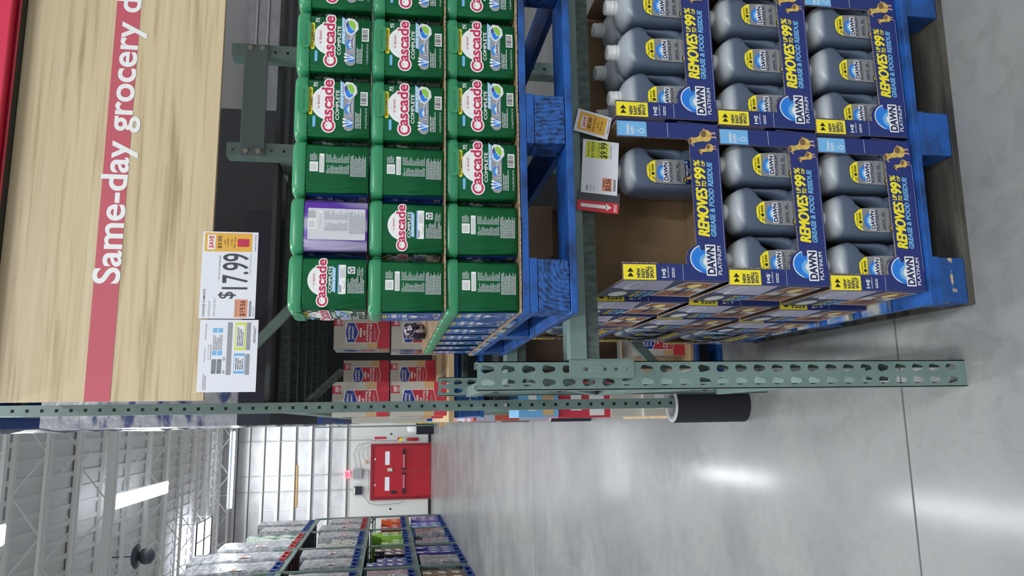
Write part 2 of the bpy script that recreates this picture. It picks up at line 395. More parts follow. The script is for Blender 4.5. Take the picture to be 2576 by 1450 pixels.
# ------------------------------------------------------------------ dishwasher tablet tubs
def tub_front_art():
    a = Art()
    a.rrect(60, 140, 134, 150, 4.5, YEL, 2).text('NEW & IMPROVED', 65, 142.2, 129, 147.8, BLACKP, 3, 0.015)
    a.text('92', 135, 131, 148, 138.5, WHITE, 3, 0.03).rect(134, 128.5, 149, 129.5, WHITE, 3)
    a.rrect(27, 132, 57, 139, 3, LBLUE, 2)
    plate_logo(a, 17, 89.5, 1.0)
    a.text('COMPLETE', 48, 74.5, 129, 83, WHITE, 7, 0.035)
    a.poly([(77, 63.5), (150, 63.5), (156, 72.5), (81, 72.5)], LBLUE, 6).text('SHINE BOOST', 80, 64.6, 150, 71.6, WHITE, 7, 0.02, 0.25)
    a.rrect(20, 37.5, 136, 63, 12, GREYP, 4)
    a.ell(41, 50, 10.5, 10.5, MBLUE, 5)
    for dx, r_ in ((-3, 20), (2, 0), (6, -20)):
        c, d = math.cos(R(r_)), math.sin(R(r_))
        a.poly([(41 + dx + px * c - py * d, 50 + px * d + py * c) for px, py in ((-1.2, -13), (1.2, -13), (1.2, 6), (3, 14), (0, 17), (-3, 14), (-1.2, 6))], WHITE, 7)
    dawn(a, 62, 42, 37, 8, l=6)
    pod(a, 128, 48, 0.95)
    a.barcode(91, 4, 128, 22); a.micro(28, 19, 84, 35, 4, LGREY, 2, 0.5, 0.3, 5)
    a.text('1.21 kg (42.8 OZ) 2.67 LB', 28, 4.5, 84, 10, LGREY, 2, 0.01)
    return a
def tub_back_art():
    a = Art(); plate_logo(a, 9, 94, 0.82)
    a.text('COMPLETE', 40, 81.5, 106, 89, WHITE, 7, 0.035)
    a.poly([(41, 72), (101, 72), (107, 80.5), (44, 80.5)], LBLUE, 6).text('SHINE BOOST', 44, 73.3, 101, 79.3, WHITE, 7, 0.02, 0.25)
    a.rrect(38, 48, 110, 67, 2, WHITE, 3).rect(38.5, 64.5, 109.5, 66.5, MBLUE, 4)
    a.micro(78, 50, 107, 62, 5, GREYP, 4, 0.4, 0.3, 8).micro(42, 58, 62, 63, 2, BLACKP, 4, 0.5)
    a.ell(60, 53, 9, 2.8, GREYP, 4); a.ell(60, 53.4, 8, 2.2, WHITE, 5)
    a.rrect(88, 26, 106, 44, 1.5, LGREY, 3)
    for k in range(3):
        t = R(90 + 120 * k); cx, cy = 97 + 4.6 * math.cos(t), 35 + 4.6 * math.sin(t); u = t + math.pi / 2
        a.poly([(cx + 3.6 * math.cos(u) + 1.3 * math.cos(t), cy + 3.6 * math.sin(u) + 1.3 * math.sin(t)), (cx + 3.6 * math.cos(u) - 1.3 * math.cos(t), cy + 3.6 * math.sin(u) - 1.3 * math.sin(t)),
                (cx - 3.6 * math.cos(u) - 1.3 * math.cos(t), cy - 3.6 * math.sin(u) - 1.3 * math.sin(t)), (cx - 3.6 * math.cos(u) + 1.3 * math.cos(t), cy - 3.6 * math.sin(u) + 1.3 * math.sin(t))], BLACKP, 4)
    a.micro(40, 4, 84, 44, 12, LGREY, 2, 0.48, 0.45, 9); a.micro(84, 6, 108, 22, 4, LGREY, 2, 0.4, 0.5, 10)
    return a
def facts_art(fg=None, panel=None):
    fg = fg or LGREY; a = Art()
    if panel: a.rrect(30, 4, 108, 142, 3, panel, 1)
    a.micro(84, 124, 104, 142, 7, fg, 2, 0.45, 0.4, 11)
    a.rrect(56, 122, 81, 142, 1.5, WHITE, 2).micro(59, 125, 78, 140, 6, GREYP, 3, 0.35, 0.3, 12)
    a.rrect(54, 107, 102, 119, 1.5, WHITE, 2).micro(56, 108, 100, 118, 5, GREYP, 3, 0.35, 0.1, 13)
    a.micro(80, 46, 104, 103, 18, fg, 2, 0.42, 0.6, 14, 3); a.micro(52, 46, 77, 103, 18, fg, 2, 0.42, 0.7, 15, 3)
    a.micro(46, 5, 102, 44, 13, fg, 2, 0.52, 0.2, 16, 2.5)
    return a
def shine_art(wd):
    a = Art(); a.rect(6, 0, wd - 6, 150, TUBBLUE, 1); k = (wd - 20) / 150.0; q = lambda u: 10 + u * k
    a.rect(q(60), 138, q(110), 148, YEL, 2).text('NEW', q(66), 140, q(104), 146, BLACKP, 3, 0.01)
    a.text('BETTER', q(80), 128, q(118), 134, WHITE, 3, 0.01).text('SHINE', q(60), 112, q(132), 126, WHITE, 3, 0.04)
    a.text('THAN THE', q(76), 103, q(118), 109, WHITE, 3, 0.01).text('SINK', q(66), 87, q(130), 100, WHITE, 3, 0.04)
    a.micro(q(10), 84, q(50), 96, 3, LGREY, 2)
    for r_, bowl in ((35, 0), (-35, 1)):
        c, d = math.cos(R(r_)), math.sin(R(r_))
        T = lambda pts: [(q(86) + (px * c - py * d) * k * 1.3, 56 + px * d + py * c) for px, py in pts]
        a.poly(T([(-2, -28), (2, -28), (2, 8), (-2, 8)]), LGREY, 3 + bowl)
        if bowl: a.poly(T([(-2, 6), (-8, 14), (-7, 26), (0, 32), (7, 26), (8, 14), (2, 6)]), WHITE, 5)
        else: a.poly(T([(-7, 10), (7, 10), (8, 30), (5, 30), (4.5, 15), (1.5, 15), (1, 30), (-1.5, 30), (-2, 15), (-4.5, 15), (-5, 30), (-8, 30)]), WHITE, 4)
    a.barcode(q(86), 6, q(130), 22); a.micro(q(30), 6, q(80), 16, 3, LGREY, 2)
    return a

def rrect3(wx, wy, r, z, n=5):
    p = []
    for sx, sy, a in ((1, -1, -90), (1, 1, 0), (-1, 1, 90), (-1, -1, 180)):
        for k in range(n): t = R(a + 90.0 * k / (n - 1)); p.append((sx * (wx / 2 - r) + r * math.cos(t), sy * (wy / 2 - r) + r * math.sin(t), z))
    return p
WA, WB, BH = 0.160, 0.134, 0.150
def make_tub(kind='green'):
    t = empty('dishwasher_tablet_tub')
    body = PURPLE if kind == 'purple' else GREENB
    mb = MB(); rg = []
    for z, s, r in ((0, 0.945, 0.014), (0.004, 0.965, 0.016), (0.08, 0.98, 0.018), (BH, 0.992, 0.020), (BH + 0.006, 0.97, 0.02)):
        base = rrect3(WA * s, WB * s, r, z, 7); dense = []
        for i, p in enumerate(base):
            q = base[(i + 1) % len(base)]; d = math.dist(p, q); n = max(1, int(d / .0022))
            dense += [(p[0] + (q[0] - p[0]) * k / n, p[1] + (q[1] - p[1]) * k / n, z) for k in range(n)]
        if not rg: N0 = len(dense)
        ring = []
        for k in range(192):        # same count on every ring
            f = k / 192 * len(dense); a_, b_ = dense[int(f)], dense[(int(f) + 1) % len(dense)]; g = f - int(f)
            x, y = a_[0] + (b_[0] - a_[0]) * g, a_[1] + (b_[1] - a_[1]) * g
            nx, ny = (0, -1 if y < 0 else 1) if abs(y) / (WB * s / 2) > abs(x) / (WA * s / 2) else (-1 if x < 0 else 1, 0)
            tl_ = (x * ny - y * nx) / ((WA if ny else WB) * s / 2)      # 1 at the viewer's left edge of each face
            if 0.62 < tl_ < .97:
                dd = .0022 * (0.5 - 0.5 * math.cos((tl_ - .62) / .35 * 4 * math.pi)); x -= nx * dd; y -= ny * dd
            ring.append((x, y, z))
        rg.append(ring)
    mb.loft(rg, body, True, True); mb.build('body', t)
    mb = MB(); z0 = BH + 0.001
    rg = [rrect3(WA + .004, WB + .004, 0.022, z0), rrect3(WA + .007, WB + .007, 0.024, z0 + 0.004), rrect3(WA + .006, WB + .006, 0.024, z0 + 0.020),
          rrect3(WA, WB, 0.024, z0 + 0.028), rrect3(WA - .012, WB - .012, 0.02, z0 + 0.031)]
    mb.loft(rg, LID, True, True)
    lid = mb.build('lid', t); mb = MB()
    a = Art(); a.rrect(-2, 1, 74, 27, 11, LID, 0)
    for it in a.items: mb.prism([(x * .001, y * .001) for x, y in it[0]], lambda u, v, h: (-0.02 + u, -(WB / 2 + .0062) + h - 0.0006, z0 - 0.004 + v), 0.003, LID)
    tx = Art(); tx.text('TEAR BOTH TABS', 6, 10, 60, 15, LIDE, 1, 0.0); tx.put(mb, lambda u, v, h: (-0.02 + u, -(WB / 2 + .0075) - h, z0 - 0.004 + v))
    mb.build('tear_tab', lid)
    def fA(u, v, h): s = 0.965 + 0.027 * v / BH; return ((u - 0.0825) * 0.97, -(WB * s / 2) - 0.0004 - h, v * 0.985 + .001)
    def fC(u, v, h): s = 0.965 + 0.027 * v / BH; return (-(u - 0.0825) * 0.97, (WB * s / 2) + 0.0004 + h, v * 0.985 + .001)
    def fB(u, v, h): s = 0.965 + 0.027 * v / BH; return (-(WA * s / 2) - 0.0004 - h, -(u - 0.067), v * 0.985 + .001)
    def fD(u, v, h): s = 0.965 + 0.027 * v / BH; return ((WA * s / 2) + 0.0004 + h, (u - 0.067), v * 0.985 + .001)
    if kind == 'green':
        tub_front_art().build('front_label', fA, t); facts_art().build('facts_label', fB, t)
        shine_art(165).build('back_label', fC, t); tub_back_art().build('side_label', fD, t)
    else:
        facts_art(GREYP, LGREY).build('facts_label', fB, t)
        a = Art(); a.rect(6, 0, 159, 150, DKNAVY, 1); a.ell(84, 60, 52, 28, LGREY, 2); a.ell(84, 60, 46, 23, SILVER, 3); a.text('92', 120, 128, 140, 140, WHITE, 2); a.text('CLEAN', 40, 112, 110, 124, GREYP, 2)
        a.micro(50, 50, 118, 70, 4, DKNAVY, 4); a.barcode(20, 6, 60, 22); a.build('back_label', fC, t)
    return t
TUB = make_tub(); TUBP = make_tub('purple')
TUBH = 0.184
# turn: 0 shows the wide front, 90 the facts panel, 270 the side with the white instruction box
LZ = {1: 1.343, 2: 1.343 + 0.186, 3: 1.343 + 0.372}
rows = {3: [(.330, 3), (.474, 'p'), (.619, 1), (.778, 0), (.952, 0), (1.126, 0)],
        2: [(.328, 1), (.4758, 3), (.6205, 1), (.778, 0), (.952, 0), (1.126, 0)],
        1: [(.330, 1), (.474, 1), (.630, 0), (.796, 0), (.962, 0), (1.130, 0)]}
lay = {1: 'bottom', 2: 'middle', 3: 'top'}
facing = {0: 'green tablet tub showing its crimson lettered front', 1: 'green tablet tub turned to its small-print facts panel', 3: 'green tablet tub turned to its instruction panel', 'p': 'purple and silver tablet tub with green lid'}
ordn = ['leftmost', 'second from left', 'third from left', 'fourth from left', 'fifth from left', 'rightmost']
used = {}
for L, rr in rows.items():
    for i, (x, tk) in enumerate(rr):
        q = 1 if tk == 'p' else tk
        src = TUBP if tk == 'p' else TUB
        dep = WB if q == 0 else WA
        loc = (x, 1.79 + dep / 2 + (0.004 if L == 2 else 0), LZ[L]); ang = q * math.pi / 2 + random.uniform(-.02, .02)
        if L == 3 and i == 0: ang += 0.05
        lb = facing[tk] + (', in the %s layer' % lay[L] if tk == 'p' else ', %s of the %s layer' % (ordn[i], lay[L]))
        tip = random.uniform(-.012, .012) if L > 1 else 0
        if src not in used:
            used[src] = 1; src.location = loc; src.rotation_euler.z = ang; tag(src, lb, 'tub', 'dishwasher tablet tubs on the upper pallet')
        else: dup(src, loc, ang, label=lb, cat='tub', group='dishwasher tablet tubs on the upper pallet')
words = ['second', 'third', 'fourth', 'fifth', 'sixth', 'rearmost']
for k in range(6):
    dup(TUB, (.333, 1.79 + WA / 2 + (k + 1) * 0.17, LZ[1]), math.pi / 2 + random.uniform(-.02, .02), label='green tablet tub along the side of the bottom layer, %s back from the front' % words[k], cat='tub', group='dishwasher tablet tubs on the upper pallet')

# corrugated layer pads between the tubs
def pad(z, x0, x1, y0, y1, label, amp=0.002):
    mb = MB(); n = 24; top = []; bot = []
    for s_, out, dz in ((1, top, 0.0035), (0, bot, 0)):
        for i in range(n + 1):
            for j in range(2):
                x = x0 + (x1 - x0) * i / n; y = (y0, y1)[j]
                out.append((x, y + 0.006 * noise.noise((x * 9, z * 7, 0)) * (1 - j), z + dz + (amp * noise.noise((x * 14, 3.1, z * 9)) if j == 0 else 0)))
    N = 2 * (n + 1)
    fs = [(2 * i, 2 * i + 2, 2 * i + 3, 2 * i + 1) for i in range(n)]
    mb.add(top, fs, KRAFT); mb.add(bot, [tuple(reversed(f)) for f in fs], KRAFT)
    al = top + bot; ef = []
    for i in range(n): ef += [(2 * i, N + 2 * i, N + 2 * i + 2, 2 * i + 2), (2 * i + 1, 2 * i + 3, N + 2 * i + 3, N + 2 * i + 1)]
    ef += [(0, 1, N + 1, N), (2 * n, N + 2 * n, N + 2 * n + 1, 2 * n + 1)]
    mb.add(al, ef, KRAFTE)
    return tag(mb.build('cardboard_layer_pad', fix=True), label, 'cardboard pad', None)
pad(1.3375, .262, 1.215, 1.777, 3.0, 'thin kraft cardboard pad between the blue pallet and the tubs')
pad(LZ[2] - 0.0045, .268, 1.215, 1.782, 2.96, 'kraft cardboard pad with a wavy edge on top of the bottom layer of tubs', 0.001)

# ------------------------------------------------------------------ block pallets
def make_pallet(wd, dp, top=BLUE, worn=BLUEW, raw=BLUE, name='block_pallet', side=None):
    t = empty(name); side = side or top
    n = 7; bw = 0.125; gap = (dp - n * bw) / (n - 1)
    for k in range(n):
        y = k * (bw + gap); b = MB(); b.box((0, y, .122), (wd, y + bw, .140), side if k else top); b.build('deck_board', t, 0.0015)
    for x in (0, wd / 2 - .07, wd - .14):
        b = MB(); b.box((x + .002, 0.001, .101), (x + .138, dp - .001, .121), top); b.build('stringer_board', t, 0.0015)
    for i, x in enumerate((0.004, wd / 2 - .066, wd - .136)):
        for j, y in enumerate((0.003, dp / 2 - .05, dp - .103)):
            b = MB(); b.box((x, y, .019), (x + .132, y + .10, .100), worn if j == 0 and (i == 0 or worn is ENDG) else top); b.build('block', t, 0.003)
    for y in (0, dp - .125):
        b = MB(); b.box((0, y, 0), (wd, y + .125, .018), raw); b.build('bottom_board', t, 0.0015)
    for x in (0.0, wd / 2 - .06, wd - .12):
        b = MB(); b.box((x, .127, 0), (x + .12, dp - .127, .018), raw); b.build('bottom_board', t, 0.0015)
    return t
pl = make_pallet(1.016, 1.22, side=BLUEP, worn=ENDG, top=BLUE)
pl.location = (.262, 1.778, 1.195)
tag(pl, 'blue wooden block pallet on the beam, under the green tubs', 'pallet')
pf = make_pallet(1.02, 1.30, top=BLUE, worn=BLUEW, raw=RAWW, side=BLUEP)
pf.location = (.308, 1.862, 0.0); pf.rotation_euler.z = R(-1.0)
tag(pf, 'battered blue wooden pallet on the floor, under the navy cartons', 'pallet')

# ------------------------------------------------------------------ navy display cartons
CW, CH, CD = 0.452, 0.298, 0.275
def carton_art():
    a = Art()
    a.rect(1, 205, 43, 297, YEL, 1)
    for k in range(2): a.poly([(9 + 13 * k, 268), (21 + 13 * k, 277), (9 + 13 * k, 286)], BLACKP, 2)
    for k, t in enumerate(('NEW', 'EASY', 'REFILL', 'SPOUT')): a.text(t, 6, 249.5 - 12.5 * k, 38 if k > 1 else 33, 259.5 - 12.5 * k, DKNAVY, 2, 0.045)
    a.text('1=5', 7, 177, 32, 189, WHITE, 2, 0.04).text('*', 33, 184, 36, 188, LBLUE, 2)
    a.text('JUG REFILLS', 7, 168, 38, 173, WHITE, 2, 0.01).micro(8, 152, 36, 161, 2, WHITE, 2, 0.5, 0.1, 4)
    a.rect(1, 128, 44, 129, LGREY, 1)
    a.rect(407, 212, 450, 297, LBLUE, 1).text('FRESH', 412, 262, 441, 270, WHITE, 2, 0.03).text('RAIN', 412, 250, 436, 258, WHITE, 2, 0.03).text('SCENT', 414, 244, 430, 247, WHITE, 2, 0)
    a.poly([(423, 240), (430, 228), (429, 221), (423, 217), (417, 221), (416, 228)], WHITE, 2).poly([(423, 237), (428, 228), (427, 222.5), (423, 219.5), (419, 222.5), (418, 228)], LBLUE, 3)
    a.rect(409, 150, 451, 151.2, LGREY, 1)
    a.ell(62, 62, 40, 44, WHITE, 1, 20, 180); a.ell(62, 62, 37, 41, MBLUE, 2, 22, 178)
    dawn(a, 16, 34, 84, 25, l=3)
    a.text('PLATINUM', 18, 16, 98, 27, WHITE, 6, 0.015)
    a.text('REMOVES', 124, 45, 262, 77, YEL, 3, 0.05, 0.14).text('UP', 268, 63, 285, 77, YEL, 3, 0.04, 0.14).text('TO', 266, 45, 283, 59, YEL, 3, 0.04, 0.14)
    a.text('99', 286, 45, 322, 80, YEL, 3, 0.045, 0.1).text('%', 325, 61, 344, 80, YEL, 3, 0.03, 0.1).text('OF', 326, 46, 342, 57, YEL, 3, 0.03, 0.1)
    a.text('GREASE & FOOD RESIDUE', 124, 25, 338, 41, LBLUE, 3, 0.04, 0.1)
    duck(a, 394, 18, 1.72); duck(a, 366, 16, 1.12, 8)
    a.micro(60, 2, 380, 5, 1, LGREY, 1, 0.25, 0.1, 31, 8)
    return a
def carton_side_art():
    a = Art(); w_ = 270
    a.poly([(0, 0), (w_, 0), (w_, 292), (0, 292)], DKNAVY, 1)
    a.poly([(120, 130), (w_, 150), (w_, 292), (160, 292), (130, 220)], LILAC, 2)
    a.ell(60, 245, 44, 26, CREAM, 3); a.ell(60, 245, 34, 18, LGREY, 4)
    a.ell(190, 240, 62, 22, LGREY, 3); a.ell(196, 236, 44, 13, LILAC, 4)
    a.poly([(20, 6), (250, 10), (262, 110), (40, 142)], LGREY, 4); a.poly([(28, 12), (243, 16), (254, 104), (46, 134)], FOOD, 5)
    a.poly([(120, 14), (165, 15), (182, 118), (136, 125)], CREAM, 6); a.ell(205, 66, 30, 18, BUTTER, 7)
    a.text('TOUGHER', 66, 62, 176, 84, DKNAVY, 8, 0.05); a.text('ON GREASE', 76, 44, 160, 56, DKNAVY, 8, 0.01)
    a.text('REMOVES', 16, 186, 110, 200, YEL, 6, 0.02, 0.1); a.text('99% OF', 16, 166, 112, 183, LBLUE, 6, 0.05); a.text('GREASE', 16, 146, 108, 162, LBLUE, 6, 0.05)
    return a
def make_carton():
    t = empty('display_carton'); T = 0.004
    fp = [(0, 0), (CW, 0), (CW, CH), (.405, CH), (.405, .098), (.402, .092), (.394, .088), (.10, .085), (.094, .098), (.084, .110), (.066, .117), (.046, .116), (.046, CH), (0, CH)]
    b = MB(); b.prism(fp, lambda u, v, h: (u, h, v), T, NAVY, KRAFT, KRAFTE)
    b.build('front_panel', t, fix=False)
    b = MB()
    for x in (0, CW - T):
        b.add([(x, T, 0), (x, CD, 0), (x, CD, CH), (x, T, CH)], [(0, 3, 2, 1)] if x == 0 else [(0, 1, 2, 3)], NAVY if x == 0 else KRAFT)
        b.add([(x + T, T, 0), (x + T, CD, 0), (x + T, CD, CH), (x + T, T, CH)], [(0, 1, 2, 3)] if x == 0 else [(0, 3, 2, 1)], KRAFT if x == 0 else NAVY)
        b.add([(x, T, CH), (x + T, T, CH), (x + T, CD, CH), (x, CD, CH)], [(0, 1, 2, 3)], KRAFTE)
        b.add([(x, CD, 0), (x + T, CD, 0), (x + T, CD, CH), (x, CD, CH)], [(0, 3, 2, 1)], KRAFTE)
    b.box((T, CD - T, 0), (CW - T, CD, CH), KRAFT)
    b.box((T, T, 0), (CW - T, CD - T, .003), KRAFT)
    b.build('tray', t, fix=False)
    b = MB(); b.box((T, T + .001, .200), (.050, T + .0025, CH), KRAFTE); b.box((.30, T + .001, .004), (CW - T, T + .0025, .06), KRAFTE); b.build('inner_flap', t)
    carton_art().build('front_label', front(0, 0, 0), t)
    carton_side_art().build('side_label', leftface(0, CD, 0.002), t)
    return t
CAR = make_carton()
def place_carton(loc, rz, label, first=[True]):
    if first[0]:
        first[0] = False; CAR.location = loc; CAR.rotation_euler.z = rz; return tag(CAR, label, 'carton', 'navy display cartons on the floor pallet')
    return dup(CAR, loc, rz, label=label, cat='carton', group='navy display cartons on the floor pallet')

# ------------------------------------------------------------------ jugs
def jug_art():
    a = Art(); q = lambda yz: (880 - yz) / 580.0 * 72; p = lambda xz: (1890 - xz) / 1515.0 * 170
    out = [(4, 0), (0, 22), (0, 143), (3, 152), (12, 165), (22, 169), (50, 170), (60, 168), (67, 160), (71, 143), (72, 60), (69, 22), (60, 0)]
    out = [(8, 12), (2, 30), (0, 60), (0, 120), (2, 145), (9, 160), (20, 168), (38, 170), (52, 168), (64, 155), (69, 143), (72, 110), (72, 60), (70, 24), (64, 8), (54, 1), (22, 1)]
    a.poly(out, SILVER, 1)
    a.poly([(2, 145), (9, 160), (20, 168), (38, 170), (52, 168), (64, 155), (69, 143)], YEL, 2)
    a.poly([(8, 12), (2, 30), (0.5, 55), (71.6, 55), (70, 24), (64, 8), (54, 1), (22, 1)], DKNAVY, 2)
    a.text('NEW & IMPROVED', 16, 159, 54, 163, BLACKP, 4, 0.01)
    for k in range(5): a.rect(36 + 4.2 * k, 148.5, 38.6 + 4.2 * k, 155, BLACKP, 4)
    a.rrect(24, 147.5, 32, 156, 1, BLACKP, 4).micro(11, 148, 21, 154, 2, BLACKP, 4)
    dawn(a, 6, 106, 58, 14, l=4)
    a.text('PLATINUM', 5, 93, 64, 101, DKNAVY, 4, 0.0)
    a.text('REMOVE', 8, 75, 38, 81, DKNAVY, 4, 0.02).text('99%', 46, 75, 58, 81, DKNAVY, 4, 0.02).text('GREASE & FOOD RESIDUE', 5, 70, 66, 74, DKNAVY, 4, 0.0)
    a.text('FRESH RAIN', 25, 47, 58, 52, WHITE, 4, 0.02).text('SCENT', 33, 41, 48, 44.5, WHITE, 4, 0.0)
    a.poly([(65, 57), (68.5, 51), (67.5, 47), (65, 46), (62.5, 47), (61.5, 51)], LBLUE, 5)
    a.text('2.66 L', 40, 14, 58, 18, LGREY, 4, 0.0).text('90 FL OZ', 38, 7, 58, 11, LGREY, 4, 0.0)
    duck(a, 12, 20, 0.92, 5)
    a.poly([(2, 55), (4, 60), (9, 62), (18, 61), (21, 57), (19, 53), (10, 52)], BLACKP, 9); a.poly([(4, 56.5), (9, 59), (18, 58), (18, 56), (10, 55.5)], DYEL, 10)
    return a
JW, JD = 0.138, 0.124
def make_jug():
    t = empty('dish_soap_jug'); mb = MB(); rings = []; N = 32
    prof = [(0, .90, 0), (.004, .95, 0), (.014, .99, 0), (.05, 1.0, 0), (.075, 1.0, .008), (.090, 1.0, .026), (.112, 1.0, .050), (.160, 1.0, .052), (.184, .995, .026), (.194, .99, .004), (.207, .975, 0),
            (.219, .945, 0), (.230, .885, 0), (.240, .795, 0), (.248, .68, 0), (.254, .54, 0), (.2585, .40, 0), (.261, .31, 0), (.264, .30, 0)]
    for z, s, ind in prof:
        r = []
        for k in range(N):
            t_ = 2 * math.pi * k / N; c, d = math.cos(t_), math.sin(t_); e = 0.46 if s > .95 else 0.46 + (0.95 - s) * 1.4
            e = min(e, 1.0)
            x = math.copysign(abs(c) ** e, c) * JW / 2 * s; y = math.copysign(abs(d) ** e, d) * JD / 2 * (s if s < .9 else min(1, s))
            if c > 0: x -= ind * c ** 0.5
            r.append((x, y, z))
        rings.append(r)
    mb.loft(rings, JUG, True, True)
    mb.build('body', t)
    h = MB()
    path = [(.020, .222), (.036, .220), (.048, .212), (.0555, .196), (.058, .176), (.058, .155), (.057, .132), (.0545, .112), (.0485, .092), (.038, .078), (.026, .070)]
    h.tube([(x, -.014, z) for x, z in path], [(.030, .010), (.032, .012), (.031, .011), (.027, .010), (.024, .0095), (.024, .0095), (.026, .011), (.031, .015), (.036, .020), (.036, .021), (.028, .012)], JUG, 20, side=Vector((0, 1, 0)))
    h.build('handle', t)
    c = MB(); c.lathe([(.022, .257), (.022, .2585), (.0235, .260), (.0235, .263), (.0222, .264), (.0222, .267), (.0235, .268), (.0235, .271), (.022, .272), (.0215, .289), (.020, .292), (.012, .2925)], CAP, n=28)
    c.build('cap', t)
    jug_art().build('front_label', lambda u, v, hh: (-.051 + u, -JD / 2 * (1 - 0.9 * ((u - .036 - .006) / .12) ** 4) - .0012 - hh - (0.0 if abs(v - .1) < .08 else 0), .026 + v), t)
    return t
JUGO = make_jug()
def place_jug(loc, rz, label, first=[True]):
    if first[0]:
        first[0] = False; JUGO.location = loc; JUGO.rotation_euler.z = rz; return tag(JUGO, label, 'jug', 'slate grey dish soap jugs in the navy cartons')
    return dup(JUGO, loc, rz, label=label, cat='jug', group='slate grey dish soap jugs in the navy cartons')
cz = [0.1435, 0.445, 0.747]; cx = [.345, .356, .366]; rowname = ['bottom', 'middle', 'top']
place_side = ['left', 'middle', 'right']
for L in range(3):
    for c_ in range(2):
        x0 = cx[L] + c_ * 0.464; col = 'left' if c_ == 0 else 'right'
        place_carton((x0, 1.872, cz[L]), 0, 'navy display carton at the %s of the %s front column%s' % (rowname[L], col, ', nearly empty' if (L, c_) == (2, 0) else ''))
        for r_ in range(2):
            for k in range(3):
                if (L, c_) == (2, 0) and not (k == 2 and r_ == 0): continue
                if r_ == 1 and not (L == 2 and c_ == 1): continue
                lb = ('lone slate grey dish soap jug left in the nearly empty top left carton' if (L, c_) == (2, 0) else
                      'slate grey dish soap jug, %s in the %s row, %s carton of the %s column' % (place_side[k], 'front' if r_ == 0 else 'back', rowname[L], col))
                lone = (L, c_) == (2, 0)
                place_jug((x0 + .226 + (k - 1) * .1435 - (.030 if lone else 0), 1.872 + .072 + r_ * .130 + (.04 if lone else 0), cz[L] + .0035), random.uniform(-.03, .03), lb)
back = ['second', 'third']
for L in range(3):
    for k in range(2):
        place_carton((cx[L] - .013 - .004 * k, 1.872 + (k + 1) * .281, cz[L]), 0, 'navy display carton along the left side, %s layer, %s back from the front' % (rowname[L], back[k]))
    place_carton((cx[L] - .018, 1.872 + 3 * .281 + CW, cz[L]), -math.pi / 2, 'navy display carton turned sideways at the back of the %s layer' % rowname[L])
    for k in range(3):
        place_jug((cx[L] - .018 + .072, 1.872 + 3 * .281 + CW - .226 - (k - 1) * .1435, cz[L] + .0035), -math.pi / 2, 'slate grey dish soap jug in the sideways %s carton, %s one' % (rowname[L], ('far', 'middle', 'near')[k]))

# ------------------------------------------------------------------ keyhole posts and endcap frame
def keyhole_post(x0, x1, y0, z1, name, depth=0.07, dz=0.0543, ztop=None):
    """channel with two columns of teardrop openings cut through its face"""
    t = empty(name, (x0, y0, 0)); wd = x1 - x0; b = MB(); T = 0.0025
    n = int((z1 - 0.02) / dz); cols = (wd * .27, wd * .73)
    def hole(cx, cz):
        o = []
        for k in range(11):
            a_ = R(-20 + 220 * k / 10); o.append((cx + .0105 * math.cos(a_), cz + .0065 + .0105 * math.sin(a_)))
        for k in range(5):
            a_ = R(200 + 140 * k / 4); o.append((cx + .006 * math.cos(a_), cz - .013 + .006 * math.sin(a_)))
        return o
    zc = z1 - 0.022 * 1.0; cells = []
    z = z1
    rows_ = []
    while z - dz > 0.0: rows_.append((z - dz, z)); z -= dz
    rows_.append((0, z))
    for za, zb in rows_:
        for ci, (xa, xb) in enumerate(((0, wd / 2), (wd / 2, wd))):
            if zb - za < dz - 1e-4: b.add([(xa, 0, za), (xb, 0, za), (xb, 0, zb), (xa, 0, zb)], [(0, 1, 2, 3)], RACK); continue
            hp = hole(cols[ci], (za + zb) / 2); m_ = len(hp)
            # outer square points matched to the hole points by angle
            cx_, cz_ = cols[ci], (za + zb) / 2; outer = []
            for px, pz in hp:
                dx, dzz = px - cx_, pz - cz_
                s1 = ((xb - cx_) if dx > 0 else (xa - cx_)) / dx if abs(dx) > 1e-9 else 1e9
                s2 = ((zb - cz_) if dzz > 0 else (za - cz_)) / dzz if abs(dzz) > 1e-9 else 1e9
                s_ = min(s1, s2); outer.append((cx_ + dx * s_, cz_ + dzz * s_))
            vs = [(p[0], 0, p[1]) for p in hp] + [(p[0], 0, p[1]) for p in outer] + [(p[0], T, p[1]) for p in hp]
            fs = []
            for i in range(m_):
                j = (i + 1) % m_; fs.append((i, j, m_ + j, m_ + i)); fs.append((j, i, 2 * m_ + i, 2 * m_ + j))
            b.add(vs, fs, RACK)
            # corners that the radial fan leaves open
            for cxn, czn in ((xa, za), (xb, za), (xb, zb), (xa, zb)):
                for i in range(m_):
                    j = (i + 1) % m_; o1, o2 = outer[i], outer[j]
                    on = lambda o: (abs(o[0] - cxn) < 1e-6, abs(o[1] - czn) < 1e-6)
                    a1, a2 = on(o1), on(o2)
                    if (a1[0] and a2[1] and not a1[1] and not a2[0]) or (a1[1] and a2[0] and not a1[0] and not a2[1]):
                        b.add([(o1[0], 0, o1[1]), (o2[0], 0, o2[1]), (cxn, 0, czn)], [(0, 1, 2)], RACK)
    b.box((0, 0, 0), (T, depth, z1), RACK); b.box((wd - T, 0, 0), (wd, depth, z1), RACK)
    b.box((T, depth - T, 0), (T + .014, depth, z1), RACK); b.box((wd - T - .014, depth - T, 0), (wd - T, depth, z1), RACK)
    b.build('channel', t, fix=False)
    return t
pA = keyhole_post(.078, .154, 1.93, 1.432, 'rack_post')
tag(pA, 'tall grey-green slotted steel post nearest the camera, left of the navy cartons', 'rack post')
pB = keyhole_post(.106, .182, 3.10, 1.455, 'rack_post')
tag(pB, 'slotted grey-green steel post standing behind the nearest post', 'rack post')
t = empty('post_bracing', (0, 0, 0), label='grey-green bracing struts between the two slotted posts', cat='bracing')
